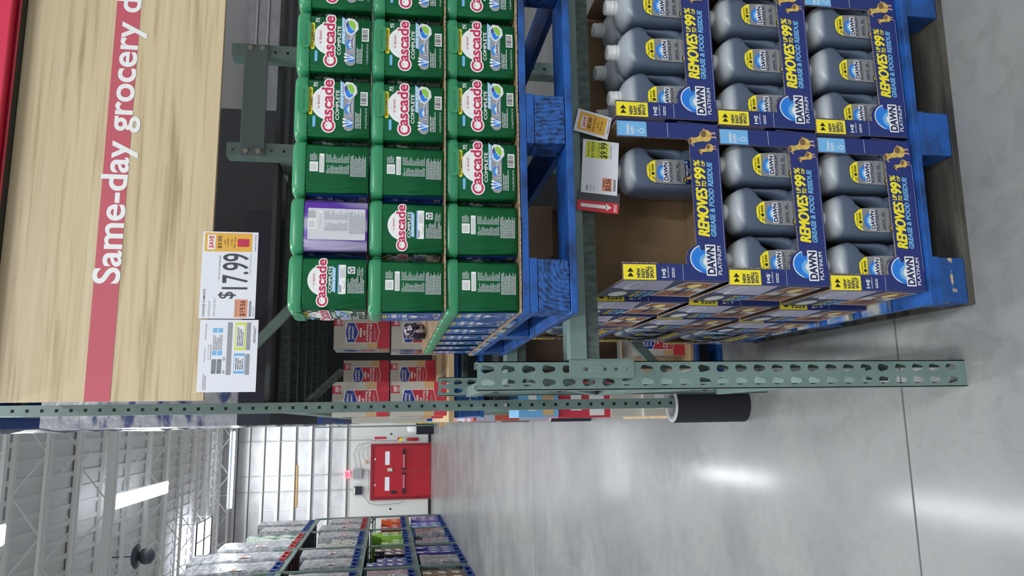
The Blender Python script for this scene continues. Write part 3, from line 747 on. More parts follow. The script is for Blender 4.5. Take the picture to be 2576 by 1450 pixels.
for z in (0.2, 0.75, 1.30): b = MB(); b.box((.10, 2.001, z), (.14, 3.099, z + .04), RACK); b.build('strut', t)
for p, q in (((.12, 2.02, .25), (.12, 3.08, .74)), ((.12, 3.08, .80), (.12, 2.02, 1.29))): b = MB(); b.bar(p, q, .035, .03, RACK); b.build('diagonal_strut', t)
for y, nm in ((1.935, 'front'), (3.02, 'rear')):
    t = empty('shelf_beam', (.156, y, 0), label='grey-green steel shelf beam at the %s, carrying the upper blue pallet' % nm, cat='shelf beam')
    b = MB(); pr = [(0, 1.100), (.0, 1.134), (-.012, 1.138), (-.012, 1.182), (-.004, 1.190), (.040, 1.190), (.045, 1.180), (.045, 1.100)]
    for i, (ya, za) in enumerate(pr):
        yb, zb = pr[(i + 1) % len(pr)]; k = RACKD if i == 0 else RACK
        b.add([(0, ya, za), (2.3, ya, za), (2.3, yb, zb), (0, yb, zb)], [(0, 1, 2, 3)], k)
    b.add([(0, p[0], p[1]) for p in pr], [tuple(range(8))], RACK)
    b.build('beam', t)
    b = MB(); x0, x1 = -.048, .004
    out = [(x0, 1.012), (x0 + .004, 1.006), (x1, 1.006), (x1, 1.186), (x0, 1.186)]
    b.prism(out, lambda u, v, h: (u, -.0085 + h, v), .0035, RACK)
    b.box((x1 - .003, -.012, 1.006), (x1, .045, 1.19), RACK)
    b.build('end_connector', t, 0.001)
    for zz, r_, M_ in ((1.155, .0055, RACK), (1.036, .0055, RACK)):
        b = MB(); b.tube([(-.024, -.0085, zz), (-.024, -.0125, zz)], r_, RACK, 16, False); b.build('rivet', t)
    for zz, r_, M_ in ((1.140, .0052, DARK), (1.088, .005, DARK), (1.058, .0052, DARK)):
        b = MB(); b.tube([(-.024, -.0084, zz), (-.024, -.0087, zz)], r_, M_, 16, False); b.build('bolt_opening', t)
    b = MB(); b.prism([(-.034, 1.094), (-.014, 1.094), (-.014, 1.130), (-.034, 1.130)], lambda u, v, h: (u, -.0108 + h, v), .0025, RACK)
    for zz in (1.105, 1.119): b.tube([(-.024, -.0108, zz), (-.024, -.0118, zz)], .0025, RACK, 10, False)
    b.build('safety_clip', t, 0.0008)
b = MB()
b.box((2.32, 1.93, 0), (2.396, 2.0, 1.432), RACK); tag(b.build('rack_post'), 'grey-green steel post at the right end of the beam', 'rack post')
b = MB(); b.box((2.32, 3.1, 0), (2.396, 3.17, 1.432), RACK); tag(b.build('rack_post'), 'grey-green steel post at the right rear of the display', 'rack post')

# ------------------------------------------------------------------ price tags on the front beam
def sheet(name, x0, z0, tilt, y, art, wd, ht, back, parent, curl=0.0):
    c, s = math.cos(tilt), math.sin(tilt)
    def fn(u, v, h): return (x0 + u * c - v * s, y - h - curl * (max(0, .05 - v) * 14) ** 2 * .01, z0 + u * s + v * c)
    a = Art()
    if back is not ARRED: a.rect(0, 0, wd, ht, back, 0)
    if curl:
        a = Art()
        for k in range(8): a.rect(0, ht * k / 8, wd, ht * (k + 1) / 8, back, 0)
    a.items += art.items
    mb = MB(); a.put(mb, fn)
    mb.add([fn(0, 0, -.0004), fn(wd * .001, 0, -.0004), fn(wd * .001, ht * .001, -.0004), fn(0, ht * .001, -.0004)], [(3, 2, 1, 0)], back)
    return mb.build(name, parent, fix=False)
t = empty('shelf_price_tag', (0, 0, 0), label='clear sleeve with white card priced $9.99 hanging from the front beam', cat='price tag')
tl = R(-4.5)
a = Art()
a.rect(103, 28, 152, 95, LIMEY, 1).rect(103, 61, 152, 61.6, BLACKP, 2).rect(131, 62, 131.6, 95, BLACKP, 2)
a.text('$11.99', 104, 69, 129, 79, BLACKP, 3, 0.0).text('-$2.00', 132, 69, 151, 79, BLACKP, 3, 0.0).text('MEMBER PRICE', 106, 85, 127, 89, BLACKP, 3, 0).text('COUPON', 134, 85, 148, 89, BLACKP, 3, 0)
a.text('YOU PAY AT THE REGISTER', 105, 54, 150, 58.5, BLACKP, 3, 0).text('$9.99', 105, 30, 151, 53, BLACKP, 3, 0.015)
a.micro(106, 19, 152, 26, 2, GREYP, 2).text('DAWN', 8, 84, 22, 90, BLACKP, 3, 0.01).text('PLATINUM', 8, 75, 24, 79, GREYP, 3, 0).text('90 OZ JUG', 8, 65, 24, 69, GREYP, 3, 0)
a.rect(10, 16, 48, 44, SALM, 1).text('$3.56', 12, 18, 46, 35, BLACKP, 3, 0.01).micro(22, 37, 44, 42, 1, BLACKP, 2, .4)
for k in range(16): a.rect(12 + 2.2 * k, 5, 13.2 + 2.2 * k, 12, BLACKP, 2)
sheet('price_card', .612, 1.038, tl, 1.9165, a, 156, 104, PAPER, t)
a = Art(); a.rect(0, 0, 180, 1, DARKG, 1)
b = MB(); c, s = math.cos(tl), math.sin(tl)
fn = lambda u, v, h: (.575 + u * c - v * s, 1.9185 - h, 1.040 + u * s + v * c)
b.add([fn(0, -.008, 0), fn(.045, -.008, 0), fn(.045, .112, 0), fn(0, .112, 0)], [(0, 1, 2, 3)], DARKG); b.build('sleeve', t, fix=False)
a = Art(); a.rrect(0, 0, 30, 118, 3, ARRED, 0); a.rect(11, 34, 21, 108, WHITE, 1); a.poly([(6, 36), (16, 20), (26, 36)], WHITE, 1); a.micro(4, 5, 27, 14, 2, WHITE, 1)
sheet('arrow_tab', .560, 1.036, tl, 1.918, a, 30, 118, ARRED, t)
a = Art(); a.rect(8, 12, 62, 92, ORNG, 1).rrect(14, 68, 52, 84, 2, WHITE, 2).text('SAVE', 17, 70, 49, 80, ARRED, 3, 0.03, 0.15).text('$2.00', 17, 54, 50, 65, BLACKP, 3, 0.015)
a.text('with coupon', 12, 43, 56, 50, BLACKP, 3, 0).text('in the', 26, 33, 44, 38, BLACKP, 3, 0).text("BJ's app.", 20, 22, 52, 29, BLACKP, 3, 0).text('Valid thru 5/17/25', 16, 3, 60, 7, BLACKP, 3, 0)
sheet('coupon_card', .775, 1.060, R(-14), 1.9145, a, 68, 100, PAPER, t)

# ------------------------------------------------------------------ overhead sign boards with cards
b = MB(); b.box((.076, 2.40, 2.212), (2.4, 2.418, 2.812), SIGWOOD)
o = empty('overhead_sign_board', (0, 0, 0), label='pale wood-grain overhead sign with a red stripe lettered Same-day grocery d', cat='sign')
b.build('board', o, 0.001)
a = Art(); a.rect(76, 2475, 2400, 2548, BANDRED, 1)
a.text('Same-day grocery d', 432, 2449, 1386, 2553, WHITE, 2, 0.018)
a.build('lettering', lambda u, v, h: (u, 2.3995 - h * 2, v), o)
b = MB(); b.box((.05, 2.33, 2.822), (2.4, 2.42, 3.35), SIGRED); b.box((.05, 2.36, 2.812), (2.4, 2.42, 2.822), BLACKP)  # black strip stands in for the shadow in the gap under the header
tag(b.build('red_header_panel', None, 0.004), 'glossy red header panel above the wood-grain sign', 'sign')
def card(x0, x1, z0, z1, name, label, art, y=2.392):
    t_ = empty(name, (x0, y, z0), label=label, cat='card')
    b = MB(); b.box((0, 0, 0), (x1 - x0, .003, z1 - z0), PAPER); b.build('paper', t_)
    art.build('printing', lambda u, v, h: (u, -h - .0002, v), t_)
W1, H1 = 276, 166
a = Art()
a.rect(212, 18, 272, 160, ORNG, 1).rrect(218, 128, 266, 152, 2, WHITE, 2).text('SAVE', 222, 133, 262, 147, ARRED, 3, 0.03, .15).text('$3.00', 222, 108, 262, 121, BLACKP, 3, .01)
a.text('with', 234, 97, 250, 103, BLACKP, 3, 0).text('coupon', 228, 87, 256, 93, BLACKP, 3, 0).text('in the', 232, 77, 252, 83, BLACKP, 3, 0).text("BJ's app.", 226, 67, 260, 73, BLACKP, 3, 0)
a.rrect(228, 26, 254, 62, 3, ARRED, 2).rect(231, 30, 251, 58, PINK, 3).text('Valid thru 7/27/25', 214, 6, 268, 10, BLACKP, 3, 0)
a.text('CASCADE COMPLETE', 6, 150, 92, 156, BLACKP, 2, .005).text('SHINE BOOST', 6, 134, 56, 139, GREYP, 2, 0).text('DISH PODS 92CT', 6, 119, 66, 124, GREYP, 2, 0)
a.text('YOU PAY AT THE REGISTER', 122, 110, 200, 114, BLACKP, 2, 0).text('$', 62, 60, 84, 112, DARK, 2, .01).text('17.99', 92, 25, 206, 103, DARK, 2, .008)
a.rect(4, 24, 60, 62, SALM, 1).text('$19.56', 8, 28, 56, 46, BLACKP, 2, .01).micro(12, 53, 56, 59, 1, GREYP, 2)
for k in range(20): a.rect(6 + 2.5 * k, 12, 7.3 + 2.5 * k, 19, BLACKP, 2)
a.micro(6, 4, 40, 8, 1, GREYP, 2).text('SAVE AT DISH PODS 92CT', 140, 18, 206, 22, GREYP, 2, 0)
card(.326, .602, 2.072, 2.238, 'price_card', 'white card priced $17.99 hung on the lower edge of the wood-grain sign', a)
a = Art()
a.text('HVS CLEANING ENDCAP', 6, 152, 56, 156, BLACKP, 2, 0).text('CLEANING ENDCAP', 6, 146, 50, 150, BLACKP, 2, 0).text('Club Implementation', 92, 152, 134, 156, BLACKP, 2, 0).text('HVS Articles with entire', 160, 152, 210, 156, BLACKP, 2, 0)
a.rect(100, 136, 144, 144, BLACKP, 1).rect(101, 137, 143, 143, PAPER, 2).text('50', 96, 94, 106, 100, BLACKP, 3, 0).text('50', 56, 94, 66, 100, BLACKP, 3, 0)
a.rect(52, 76, 214, 90, GREYP, 1)
for x in (56, 112, 182):
    for z in (104, 120): a.rect(x, z, x + (44 if x == 56 else 14), z + 13, RACK if x == 56 else LBLUE, 1)
a.micro(66, 104, 98, 132, 6, GREYP, 2); a.micro(128, 104, 178, 132, 6, GREYP, 2)
a.rect(128, 36, 214, 68, LIMEY, 1).rect(136, 40, 206, 64, PAPER, 2).micro(140, 42, 202, 62, 4, BLACKP, 3, .4); a.rect(56, 36, 118, 68, LBLUE, 1).rect(64, 38, 110, 66, PAPER, 2).micro(68, 40, 106, 64, 4, BLACKP, 3, .4)
a.rect(52, 22, 116, 34, GREYP, 1).rect(128, 22, 214, 34, GREYP, 1).micro(150, 6, 206, 14, 2, BLACKP, 2, .35)
card(.100, .322, 2.060, 2.232, 'planogram_card', 'white card with small shelf diagram hung left of the $17.99 card', a)
# brackets that carry the sign off the racks
for x in (.12, 2.2):
    b = MB(); b.box((x, 2.42, 2.55), (x + .05, 3.27, 2.60), RACK); b.box((x, 2.42, 3.0), (x + .05, 3.27, 3.05), RACK)
    tag(b.build('sign_bracket'), 'grey-green bracket arm behind the %s end of the sign' % ('left' if x < 1 else 'right'), 'bracket')

# ------------------------------------------------------------------ aisle rack on the right, end frame at y = 3.27
def square_post(x, y, z1, name, label, hy=.0, pitch=.0543):
    """narrow face with square openings looks to -Y, broad face looks to the aisle"""
    t_ = empty(name, (x, y, 0), label=label, cat='rack post')
    b = MB(); wd = .040; T = .002; hs = .0065; z = z1; n = 0
    zs = []
    z = .02
    while z + pitch < z1: zs.append(z); z += pitch
    b.add([(0, 0, 0), (wd, 0, 0), (wd, 0, .02), (0, 0, .02)], [(0, 1, 2, 3)], RACK)
    b.add([(0, 0, z), (wd, 0, z), (wd, 0, z1), (0, 0, z1)], [(0, 1, 2, 3)], RACK)
    for za in zs:
        c0, c1 = wd / 2 - hs, wd / 2 + hs; h0, h1 = za + pitch / 2 - hs, za + pitch / 2 + hs; zb = za + pitch
        vs = [(0, 0, za), (wd, 0, za), (wd, 0, zb), (0, 0, zb), (c0, 0, h0), (c1, 0, h0), (c1, 0, h1), (c0, 0, h1)]
        b.add(vs, [(0, 1, 5, 4), (1, 2, 6, 5), (2, 3, 7, 6), (3, 0, 4, 7)], RACK)
    b.box((-.002, 0, 0), (0, .076, z1), RACK); b.box((wd, 0, 0), (wd + .002, .012, z1), RACK); b.box((0, .074, 0), (wd, .076, z1), RACK)
    b.build('channel', t_, fix=False)
    return t_
pt = square_post(.050, 3.30, 4.4, 'rack_post', 'thin grey-green post with square holes rising from the black guard')
b = MB(); b.tube([(.02, -.001, 1.145), (.02, -.006, 1.145)], .008, GALV, 12); b.build('bolt', pt)
# guard around its foot
def guard(x, y, hgt, label, r=.083):
    t_ = empty('column_guard', (x, y, 0), label=label, cat='column guard')
    b = MB(); n = 36
    def ring(rr, z, flat=True):
        return [(rr * math.cos(2 * math.pi * k / n), rr * math.sin(2 * math.pi * k / n), z) for k in range(n)]
    b.loft([ring(r, 0), ring(r, hgt)], BLKFOAM, True, False); b.loft([ring(r, 0), ring(r - .012, 0)], BLKFOAM, False, False)
    b.build('sleeve', t_)
    b = MB(); b.loft([ring(r - .001, hgt), ring(r - .014, hgt + .003), ring(r - .03, hgt + .001), ring(r - .032, hgt - .05)], GREYPL, True, False); b.build('rim', t_)
    return t_
guard(.062, 3.34, .355, 'black foam column guard on the foot of the thin square-holed post')
for k, (y, z1) in enumerate(((6.05, 4.4), (8.8, 4.4), (11.6, 4.4), (14.4, 4.4), (17.2, 4.4), (20.0, 4.4))):
    w_ = ['second', 'third', 'fourth', 'fifth', 'sixth', 'rearmost'][k]
    b = MB(); b.box((.05, y, 0), (.092, y + .076, z1), RACKF); tag(b.build('rack_post'), 'grey-green rack post on the right of the aisle, %s along the aisle' % w_, 'rack post', 'posts of the right aisle rack')
    if k < 4: guard(.062, y + .04, .34, 'black column guard on the %s post of the right aisle rack' % w_, .075)
# back uprights joined by a bolted spacer
for (x, nm) in ((1.17, 'left'), (1.64, 'right')):
    t_ = empty('rack_post', (x, 3.27, 0), label='square-holed upright behind the sign, at the %s end of the bolted spacer plate' % nm, cat='rack post')
    b = MB(); wd = .062; hs = .006; zs = []; z = .02
    top = 2.375; z = top
    rws = []
    while z - .0543 > .0: rws.append((z - .0543, z)); z -= .0543
    rws.append((0, z))
    for za, zb in rws:
        if zb - za < .05: b.add([(0, 0, za), (wd, 0, za), (wd, 0, zb), (0, 0, zb)], [(0, 1, 2, 3)], RACK); continue
        cxx = wd * .45; c0, c1 = cxx - hs, cxx + hs; m0 = (za + zb) / 2; h0, h1 = m0 - hs, m0 + hs
        b.add([(0, 0, za), (wd, 0, za), (wd, 0, zb), (0, 0, zb), (c0, 0, h0), (c1, 0, h0), (c1, 0, h1), (c0, 0, h1)], [(0, 1, 5, 4), (1, 2, 6, 5), (2, 3, 7, 6), (3, 0, 4, 7)], RACK)
    b.box((0, .001, 0), (.002, .076, top), RACK); b.box((wd - .002, .001, 0), (wd, .076, top), RACK)
    b.build('channel', t_, fix=False)
t_ = empty('row_spacer', (0, 0, 0), label='flat grey-green spacer plate bolted across two uprights below the sign', cat='spacer')
b = MB(); b.box((1.17, 3.262, 2.215), (1.70, 3.268, 2.318), mat('spacer_paint', (98, 116, 116), 0.4)); b.build('plate', t_, .002)
for x in (1.19, 1.68):
    for z in (2.24, 2.293):
        b = MB(); b.tube([(x, 3.262, z), (x, 3.258, z)], .011, GALV, 16); b.tube([(x, 3.258, z), (x, 3.250, z)], .007, GALV, 6, False); b.build('bolt', t_)
# frame bracing seen through the display
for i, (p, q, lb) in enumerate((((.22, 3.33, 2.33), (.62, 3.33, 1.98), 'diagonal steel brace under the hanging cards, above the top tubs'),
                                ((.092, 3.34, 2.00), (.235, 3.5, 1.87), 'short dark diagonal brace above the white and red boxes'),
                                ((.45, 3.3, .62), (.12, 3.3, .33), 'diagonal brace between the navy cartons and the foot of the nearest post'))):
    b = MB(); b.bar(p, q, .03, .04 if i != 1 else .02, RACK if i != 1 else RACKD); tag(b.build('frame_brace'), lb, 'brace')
for z, nm in ((1.08, 'lower'), (2.05, 'middle'), (3.30, 'upper')):
    t_ = empty('rack_shelf', (0, 0, 0), label='grey-green %s shelf of the right aisle rack, first bay' % nm, cat='rack shelf')
    b = MB(); b.box((.052, 3.38, z), (.092, 6.04, z + .11), RACK); b.build('front_beam', t_)
    b = MB(); b.box((1.17, 3.36, z), (1.21, 6.04, z + .11), RACK); b.build('rear_beam', t_)
    for k in range(7): b = MB(); b.box((.093, 3.5 + .36 * k, z + .06), (1.169, 3.56 + .36 * k, z + .09), RACKD); b.build('cross_bar', t_)
# dark corrugated decking on the middle shelf, seen from the front
t_ = MB()
for k in range(9):
    t_.box((.09, 3.36 + k * .28, 2.165), (2.4, 3.36 + k * .28 + .15, 2.185), DARK)
tag(t_.build('shelf_decking'), 'dark steel decking strips behind the tubs, under the sign', 'decking')
b = MB()
for k in range(8): b.box((1.24, 6.0, 1.25 + .15 * k), (2.6, 6.09, 1.37 + .15 * k), DARK)
b.box((.15, 6.13, 0), (2.6, 6.16, 3.4), mat('back_liner_dark', (46, 46, 50), .7))
tag(b.build('rack_back_panel'), 'dark slatted back panel deep inside the rack behind the tubs', 'panel')

# stock in the first bay: printed bag boxes
def bag_box_art(w_, h_):
    a = Art(); k = w_ / 160.0; q = h_ / 265.0
    a.rect(0, 0, w_, h_, CREAM, 1).rect(0, 0, w_, 58 * q, CRED, 2).rect(0, 58 * q, 28 * k, 106 * q, TAN, 2).rect(126 * k, 58 * q, w_, 106 * q, TAN, 2)
    a.poly([(106 * k, 265 * q), (142 * k, 265 * q), (142 * k, 222 * q), (124 * k, 228 * q), (106 * k, 222 * q)], CRED, 3).text('200', 111 * k, 236 * q, 138 * k, 252 * q, WHITE, 4, .04).text('BAGS', 113 * k, 229 * q, 136 * k, 234 * q, WHITE, 4, .01)
    a.poly([(26 * k, 210 * q), (124 * k, 210 * q), (124 * k, 60 * q), (75 * k, 48 * q), (26 * k, 60 * q)], WHITE, 3)
    a.poly([(29 * k, 168 * q), (75 * k, 150 * q), (121 * k, 168 * q), (121 * k, 62 * q), (75 * k, 51 * q), (29 * k, 62 * q)], CRED, 4)
    a.poly([(26 * k, 202 * q), (75 * k, 213 * q), (124 * k, 202 * q), (124 * k, 166 * q), (75 * k, 145 * q), (26 * k, 166 * q)], WHITE, 5)
    a.poly([(30 * k, 200 * q), (75 * k, 209 * q), (120 * k, 200 * q), (120 * k, 168 * q), (75 * k, 150 * q), (30 * k, 168 * q)], ROYAL, 6)
    a.text('berkley', 42 * k, 184 * q, 108 * k, 201 * q, WHITE, 7, .02, .12).text('jensen.', 42 * k, 167 * q, 106 * k, 183 * q, WHITE, 7, .02, .12)
    a.rrect(53 * k, 134 * q, 97 * k, 142 * q, 3 * k, WHITE, 6).text('tall', 62 * k, 116 * q, 84 * k, 128 * q, WHITE, 6, .03).text('drawstring', 36 * k, 100 * q, 116 * k, 113 * q, WHITE, 6, .03).text('kitchen bags', 32 * k, 85 * q, 120 * k, 98 * q, WHITE, 6, .03)
    a.micro(40 * k, 66 * q, 110 * k, 76 * q, 2, LGREY, 6, .3)
    return a
def bag_side_art(d, h_):
    a = Art(); q = h_ / 265.0
    a.rect(0, 0, d, h_, LGREY, 1).rect(d * .1, 0, d * .9, 50 * q, TAN, 2).ell(d / 2, 185 * q, d * .22, 38 * q, ROYAL, 3).ell(d / 2, 105 * q, d * .2, 44 * q, CRED, 3)
    a.text('bags', d * .36, 98 * q, d * .62, 112 * q, WHITE, 4)
    return a
BB = {}
def bag_box(x, y, z, label, w_=.163, h_=.262, d=.20, rz=0):
    key = (w_, h_, d)
    if key not in BB:
        t_ = empty('bag_box', (x, y, z), rz)
        b = MB(); b.box((0, 0, 0), (w_, d, h_), CREAM); b.build('carton', t_, .001)
        bag_box_art(w_ * 1000, h_ * 1000).build('front_label', lambda u, v, h: (u, -h - .0002, v), t_)
        bag_side_art(d * 1000, h_ * 1000).build('side_label', lambda u, v, h: (-h - .0002, d - u, v), t_)
        BB[key] = t_; return tag(t_, label, 'box', 'white and red bag boxes in the right rack')
    return dup(BB[key], (x, y, z), rz, label=label, cat='box', group='white and red bag boxes in the right rack')
zb = 1.385
bag_box(.350, 3.60, zb + .27, 'white and red bag box beside the tubs, upper one')
bag_box(.350, 3.60, zb, 'white and red bag box beside the tubs, behind the foil packs')
bag_box(.030, 3.60, zb + .27, 'white and red bag box at the aisle edge, upper one behind the thin post')
bag_box(.030, 3.60, zb, 'white and red bag box at the aisle edge, lower one behind the thin post')
bag_box(.200, 4.45, zb + .27, 'shaded bag box set further back, upper one between the front pairs')
bag_box(.200, 4.45, zb, 'shaded bag box set further back, lower one between the front pairs')
bag_box(.020, 3.83, zb, 'bag box standing behind the lower aisle-edge bag box'); bag_box(.360, 3.85, zb, 'bag box standing behind the lower bag box beside the tubs')
bag_box(.545, 4.0, zb + .27, 'shaded bag box mostly hidden behind the tubs, upper'); bag_box(.545, 4.0, zb, 'shaded bag box mostly hidden behind the tubs, lower')
bag_box(.318, 3.62, .161, 'white and red bag box low behind the navy cartons, near the brace', .17, .27, .2)
def simple_box(x, y, z, w_, d, h_, M, label, cat='box', name='box', band=None, group=None, rz=0):
    t_ = empty(name, (x, y, z), rz, label=label, cat=cat, group=group)
    b = MB(); b.box((0, 0, 0), (w_, d, h_), M); b.build('carton', t_, .0015)
    a = Art(); W_, D_, H_ = w_ * 1000, d * 1000, h_ * 1000
    if band:
        a.rect(W_ * .06, H_ * .12, W_ * .94, H_ * .4, band, 1).rect(W_ * .2, H_ * .55, W_ * .8, H_ * .75, WHITE if M is not WHITE else band, 1)
        a.build('front_label', lambda u, v, h: (u, -h - .0002, v), t_)
        a2 = Art(); a2.rect(D_ * .06, H_ * .12, D_ * .94, H_ * .4, band, 1).rect(D_ * .2, H_ * .6, D_ * .7, H_ * .8, WHITE if M is not WHITE else band, 1).micro(D_ * .1, H_ * .44, D_ * .9, H_ * .54, 2, GREYP, 1)
        a2.build('side_label', lambda u, v, h: (-h - .0002, d - u, v), t_)
    return t_
# blue pallet with a pine board in the first bay
p1 = make_pallet(1.1, 1.22, name='block_pallet'); p1.location = (.02, 3.50, 1.215); tag(p1, 'blue pallet on the lower shelf, under the white and red bag boxes', 'pallet')
b = MB(); b.box((.0, 3.47, 1.357), (1.12, 4.75, 1.383), PINE); tag(b.build('pine_sheet', None, .001), 'pale pine sheet under the white and red bag boxes', 'board')
simple_box(.015, 3.62, .83, .16, .3, .20, LBLUE, 'pale blue and tan carton seen between the two posts', band=TAN)
simple_box(.010, 3.64, .56, .18, .3, .27, CRED, 'bright pink-red carton seen between the two posts', band=WHITE)
simple_box(.012, 3.63, .40, .17, .3, .16, CREAM, 'plain cream carton seen between the two posts', band=None)
simple_box(.014, 3.60, .16, .17, .3, .24, CREAM, 'cream and red carton low between the two posts', band=CRED)
b = MB(); b.box((.0, 3.55, .14), (1.1, 4.7, .158), PINE); tag(b.build('pine_sheet', None, .001), 'pale pine sheet on the floor pallet behind the navy cartons', 'board')
p2 = make_pallet(1.1, 1.22); p2.location = (.0, 3.52, 0); tag(p2, 'blue pallet on the floor behind the navy cartons, beside the black guard', 'pallet')
b = MB(); b.box((.50, 3.66, .16), (1.1, 4.5, .98), mat('kraft_dark_box', (112, 92, 76), .8)); tag(b.build('shipping_box', None, .003), 'large brown shipping box behind the diagonal brace, under the beam', 'box')
b = MB(); b.box((.19, 3.9, .43), (.48, 4.5, .95), mat('kraft_dark_box2', (112, 92, 76), .8)); tag(b.build('shipping_box', None, .003), 'smaller brown shipping box left of the large brown one', 'box')
# foil packs on the pad
for k, (x, y, z, s) in enumerate(((.325, 2.66, 1.5335, .72), (.318, 2.57, 1.5335, .52))):
    b = MB(); rg = []
    for j in range(9):
        zz = .10 * s * j / 8 if k == 0 else .10 * s * j / 8
        r_ = .036 * s * (1 - .35 * abs(j / 4 - 1) ** 3); rg.append([(r_ * (1 + .18 * math.sin(3 * a_ + j)) * math.cos(a_), r_ * (1 + .15 * math.cos(4 * a_ + 2 * j)) * math.sin(a_) * 1.3, zz) for a_ in [2 * math.pi * i / 16 for i in range(16)]])
    b.loft(rg, FOIL, True, True); o = b.build('foil_pack'); o.location = (x + (0 if k == 0 else -.02), y, z)
    tag(o, ('larger' if k == 0 else 'smaller') + ' crinkled black foil pack on the cardboard pad behind the tubs', 'foil pack')

# ------------------------------------------------------------------ building shell
YW, ZC = 29.27, 7.6
b = MB(); b.box((-22, -12, -.2), (22, YW, 0), CONC); tag(b.build('floor', fix=False), kind='structure')
b = MB()
jm = mat('joint_dark', (92, 90, 88), .8)
for y in (2.215, 8.6, 15.0, 21.4): b.box((-20, y - .0035, .0002), (20, y + .0035, .0008), jm)
b.box((-1.05, -10, .0002), (-1.044, 3.0, .0008), jm)
tag(b.build('trim_1', fix=False), kind='structure')
WALL = mat('quilted_wall', (206, 206, 208), .55, second=(190, 190, 193), scale=(1.6, 1, 2.6), amount=(.4, .62), bump=.5, bscale=3.5)
WALLP = mat('painted_panel', (214, 214, 210), .5)
b = MB(); b.box((-22, YW, 3.20), (22, YW + .2, ZC), WALL); b.box((-22, YW, 0), (22, YW + .2, 3.20), WALLP); tag(b.build('wall_back', fix=False), kind='structure')
BAT = mat('batten', (226, 226, 224), .5); BATD = mat('batten_gap', (96, 94, 92), .8); RUST = mat('exposed_fibre', (196, 158, 104), .9)
b = MB()
for z in (3.16, 3.82, 4.44, 5.03, 5.60, 6.15, 6.66, 7.1):
    b.box((-22, YW - .05, z), (22, YW, z + .085), BAT); b.box((-22, YW - .052, z - .03), (22, YW - .001, z), BATD)
for x in [-.62 - 1.24 * k for k in range(-6, 12)]: b.box((x, YW - .02, 3.2), (x + .018, YW - .001, ZC), BAT)
for x in (-3.4, -.55, 1.2, -6): b.box((x, YW - .012, 0.1), (x + .015, YW - .001, 3.15), BAT)
b.poly = None
tag(b.build('trim_2', fix=False), kind='structure')
b = MB(); b.add([(-2.9, YW - .02, 4.9), (-1.7, YW - .02, 4.92), (-1.2, YW - .02, 5.0), (-1.7, YW - .02, 5.0), (-2.3, YW - .02, 5.0), (-2.9, YW - .02, 5.0)], [(0, 1, 2, 3, 4, 5)], RUST)
b.box((-3.0, YW - .03, 4.93), (-1.5, YW - .021, 5.0), RUST); tag(b.build('trim_3', fix=False), kind='structure')
b = MB(); b.box((-22, YW - .04, 0), (-2.86, YW, .11), BLACKP); b.box((-.76, YW - .04, 0), (22, YW, .11), BLACKP); tag(b.build('baseboard_back', fix=False), kind='structure')
# double fire door
DR = mat('door_red', (178, 30, 44), .38); DRD = mat('door_frame_red', (140, 26, 40), .4)
d = bpy.data.objects.new('door_1', None); COL.objects.link(d); tag(d, kind='structure')
b = MB(); b.box((-2.84, YW - .08, 0), (-2.75, YW, 2.27), DRD); b.box((-.865, YW - .08, 0), (-.775, YW, 2.27), DRD); b.box((-2.75, YW - .08, 2.17), (-.865, YW, 2.27), DRD); b.build('door_frame', d)
for x0 in (-2.75, -1.805):
    b = MB(); b.box((x0 + .004, YW - .05, .01), (x0 + .938, YW - .005, 2.165), DR); lf = b.build('door_leaf', d, .003)
    b = MB(); b.box((x0 + .12, YW - .12, 1.00), (x0 + .82, YW - .08, 1.06), mat('push_bar_pink', (206, 150, 160), .3, .5)); b.build('push_bar', lf)
    xe = x0 + (.12 if x0 < -2 else .62); b = MB(); b.box((xe, YW - .125, .99), (xe + .2, YW - .07, 1.07), BLACKP); b.box((x0 + (.82 if x0 < -2 else .06), YW - .13, .97), (x0 + (.88 if x0 < -2 else .12), YW - .06, 1.10), BLACKP); b.build('latch_case', lf)
    b = MB(); b.box((x0 + .24, YW - .056, 1.56), (x0 + .74, YW - .051, 1.73), PAPER); b.build('notice', lf)
    b = MB(); b.box((x0 + .42, YW - .06, 2.08), (x0 + .5, YW - .05, 2.12), PAPER); b.build('door_tag', lf)
b = MB(); b.box((-1.80, YW - .09, 1.46), (-1.68, YW - .05, 1.64), CREAM); tag(b.build('door_alarm_box'), 'cream alarm box between the two red doors', 'alarm')
b = MB(); b.box((-2.62, YW - .08, 1.30), (-2.52, YW - .05, 1.50), BLACKP); tag(b.build('door_lock_box'), 'small black lock box on the left red door', 'lock')
# exit sign
t_ = empty('exit_sign', (-1.865, YW - .12, 3.12), label='glowing pink-red EXIT sign above the red doors', cat='exit sign')
b = MB(); b.box((-.135, 0, -.10), (.135, .06, .10), mat('exit_glow', (255, 150, 160), .4, emit=(255, 110, 125), estr=1.6)); b.build('housing', t_, .006)
a = Art(); a.text('EXIT', -95, -62, 95, 62, mat('exit_letters', (230, 30, 50), .4, emit=(255, 30, 50), estr=1.5), 2, .04); a.build('lettering', lambda u, v, h: (u, -h * 8 - .004, v), t_)
def wallbox(x, z, w_, h_, M, name, label, cat, d_=.12):
    b = MB(); b.box((x - w_ / 2, YW - d_, z - h_ / 2), (x + w_ / 2, YW - .001, z + h_ / 2), M); return tag(b.build(name, None, .004), label, cat)
wallbox(-1.86, 2.74, .36, .32, GREYP, 'junction_box', 'grey junction box on the wall between the exit sign and doors', 'junction box')
t_ = wallbox(-2.47, 2.72, .30, .30, mat('dark_plastic', (30, 34, 48), .5), 'emergency_light', 'dark emergency light unit left of the grey junction box', 'emergency light')
b = MB(); b.box((-2.60, YW - .14, 2.82), (-2.34, YW - .121, 2.86), WHITE); b.build('lens', t_)
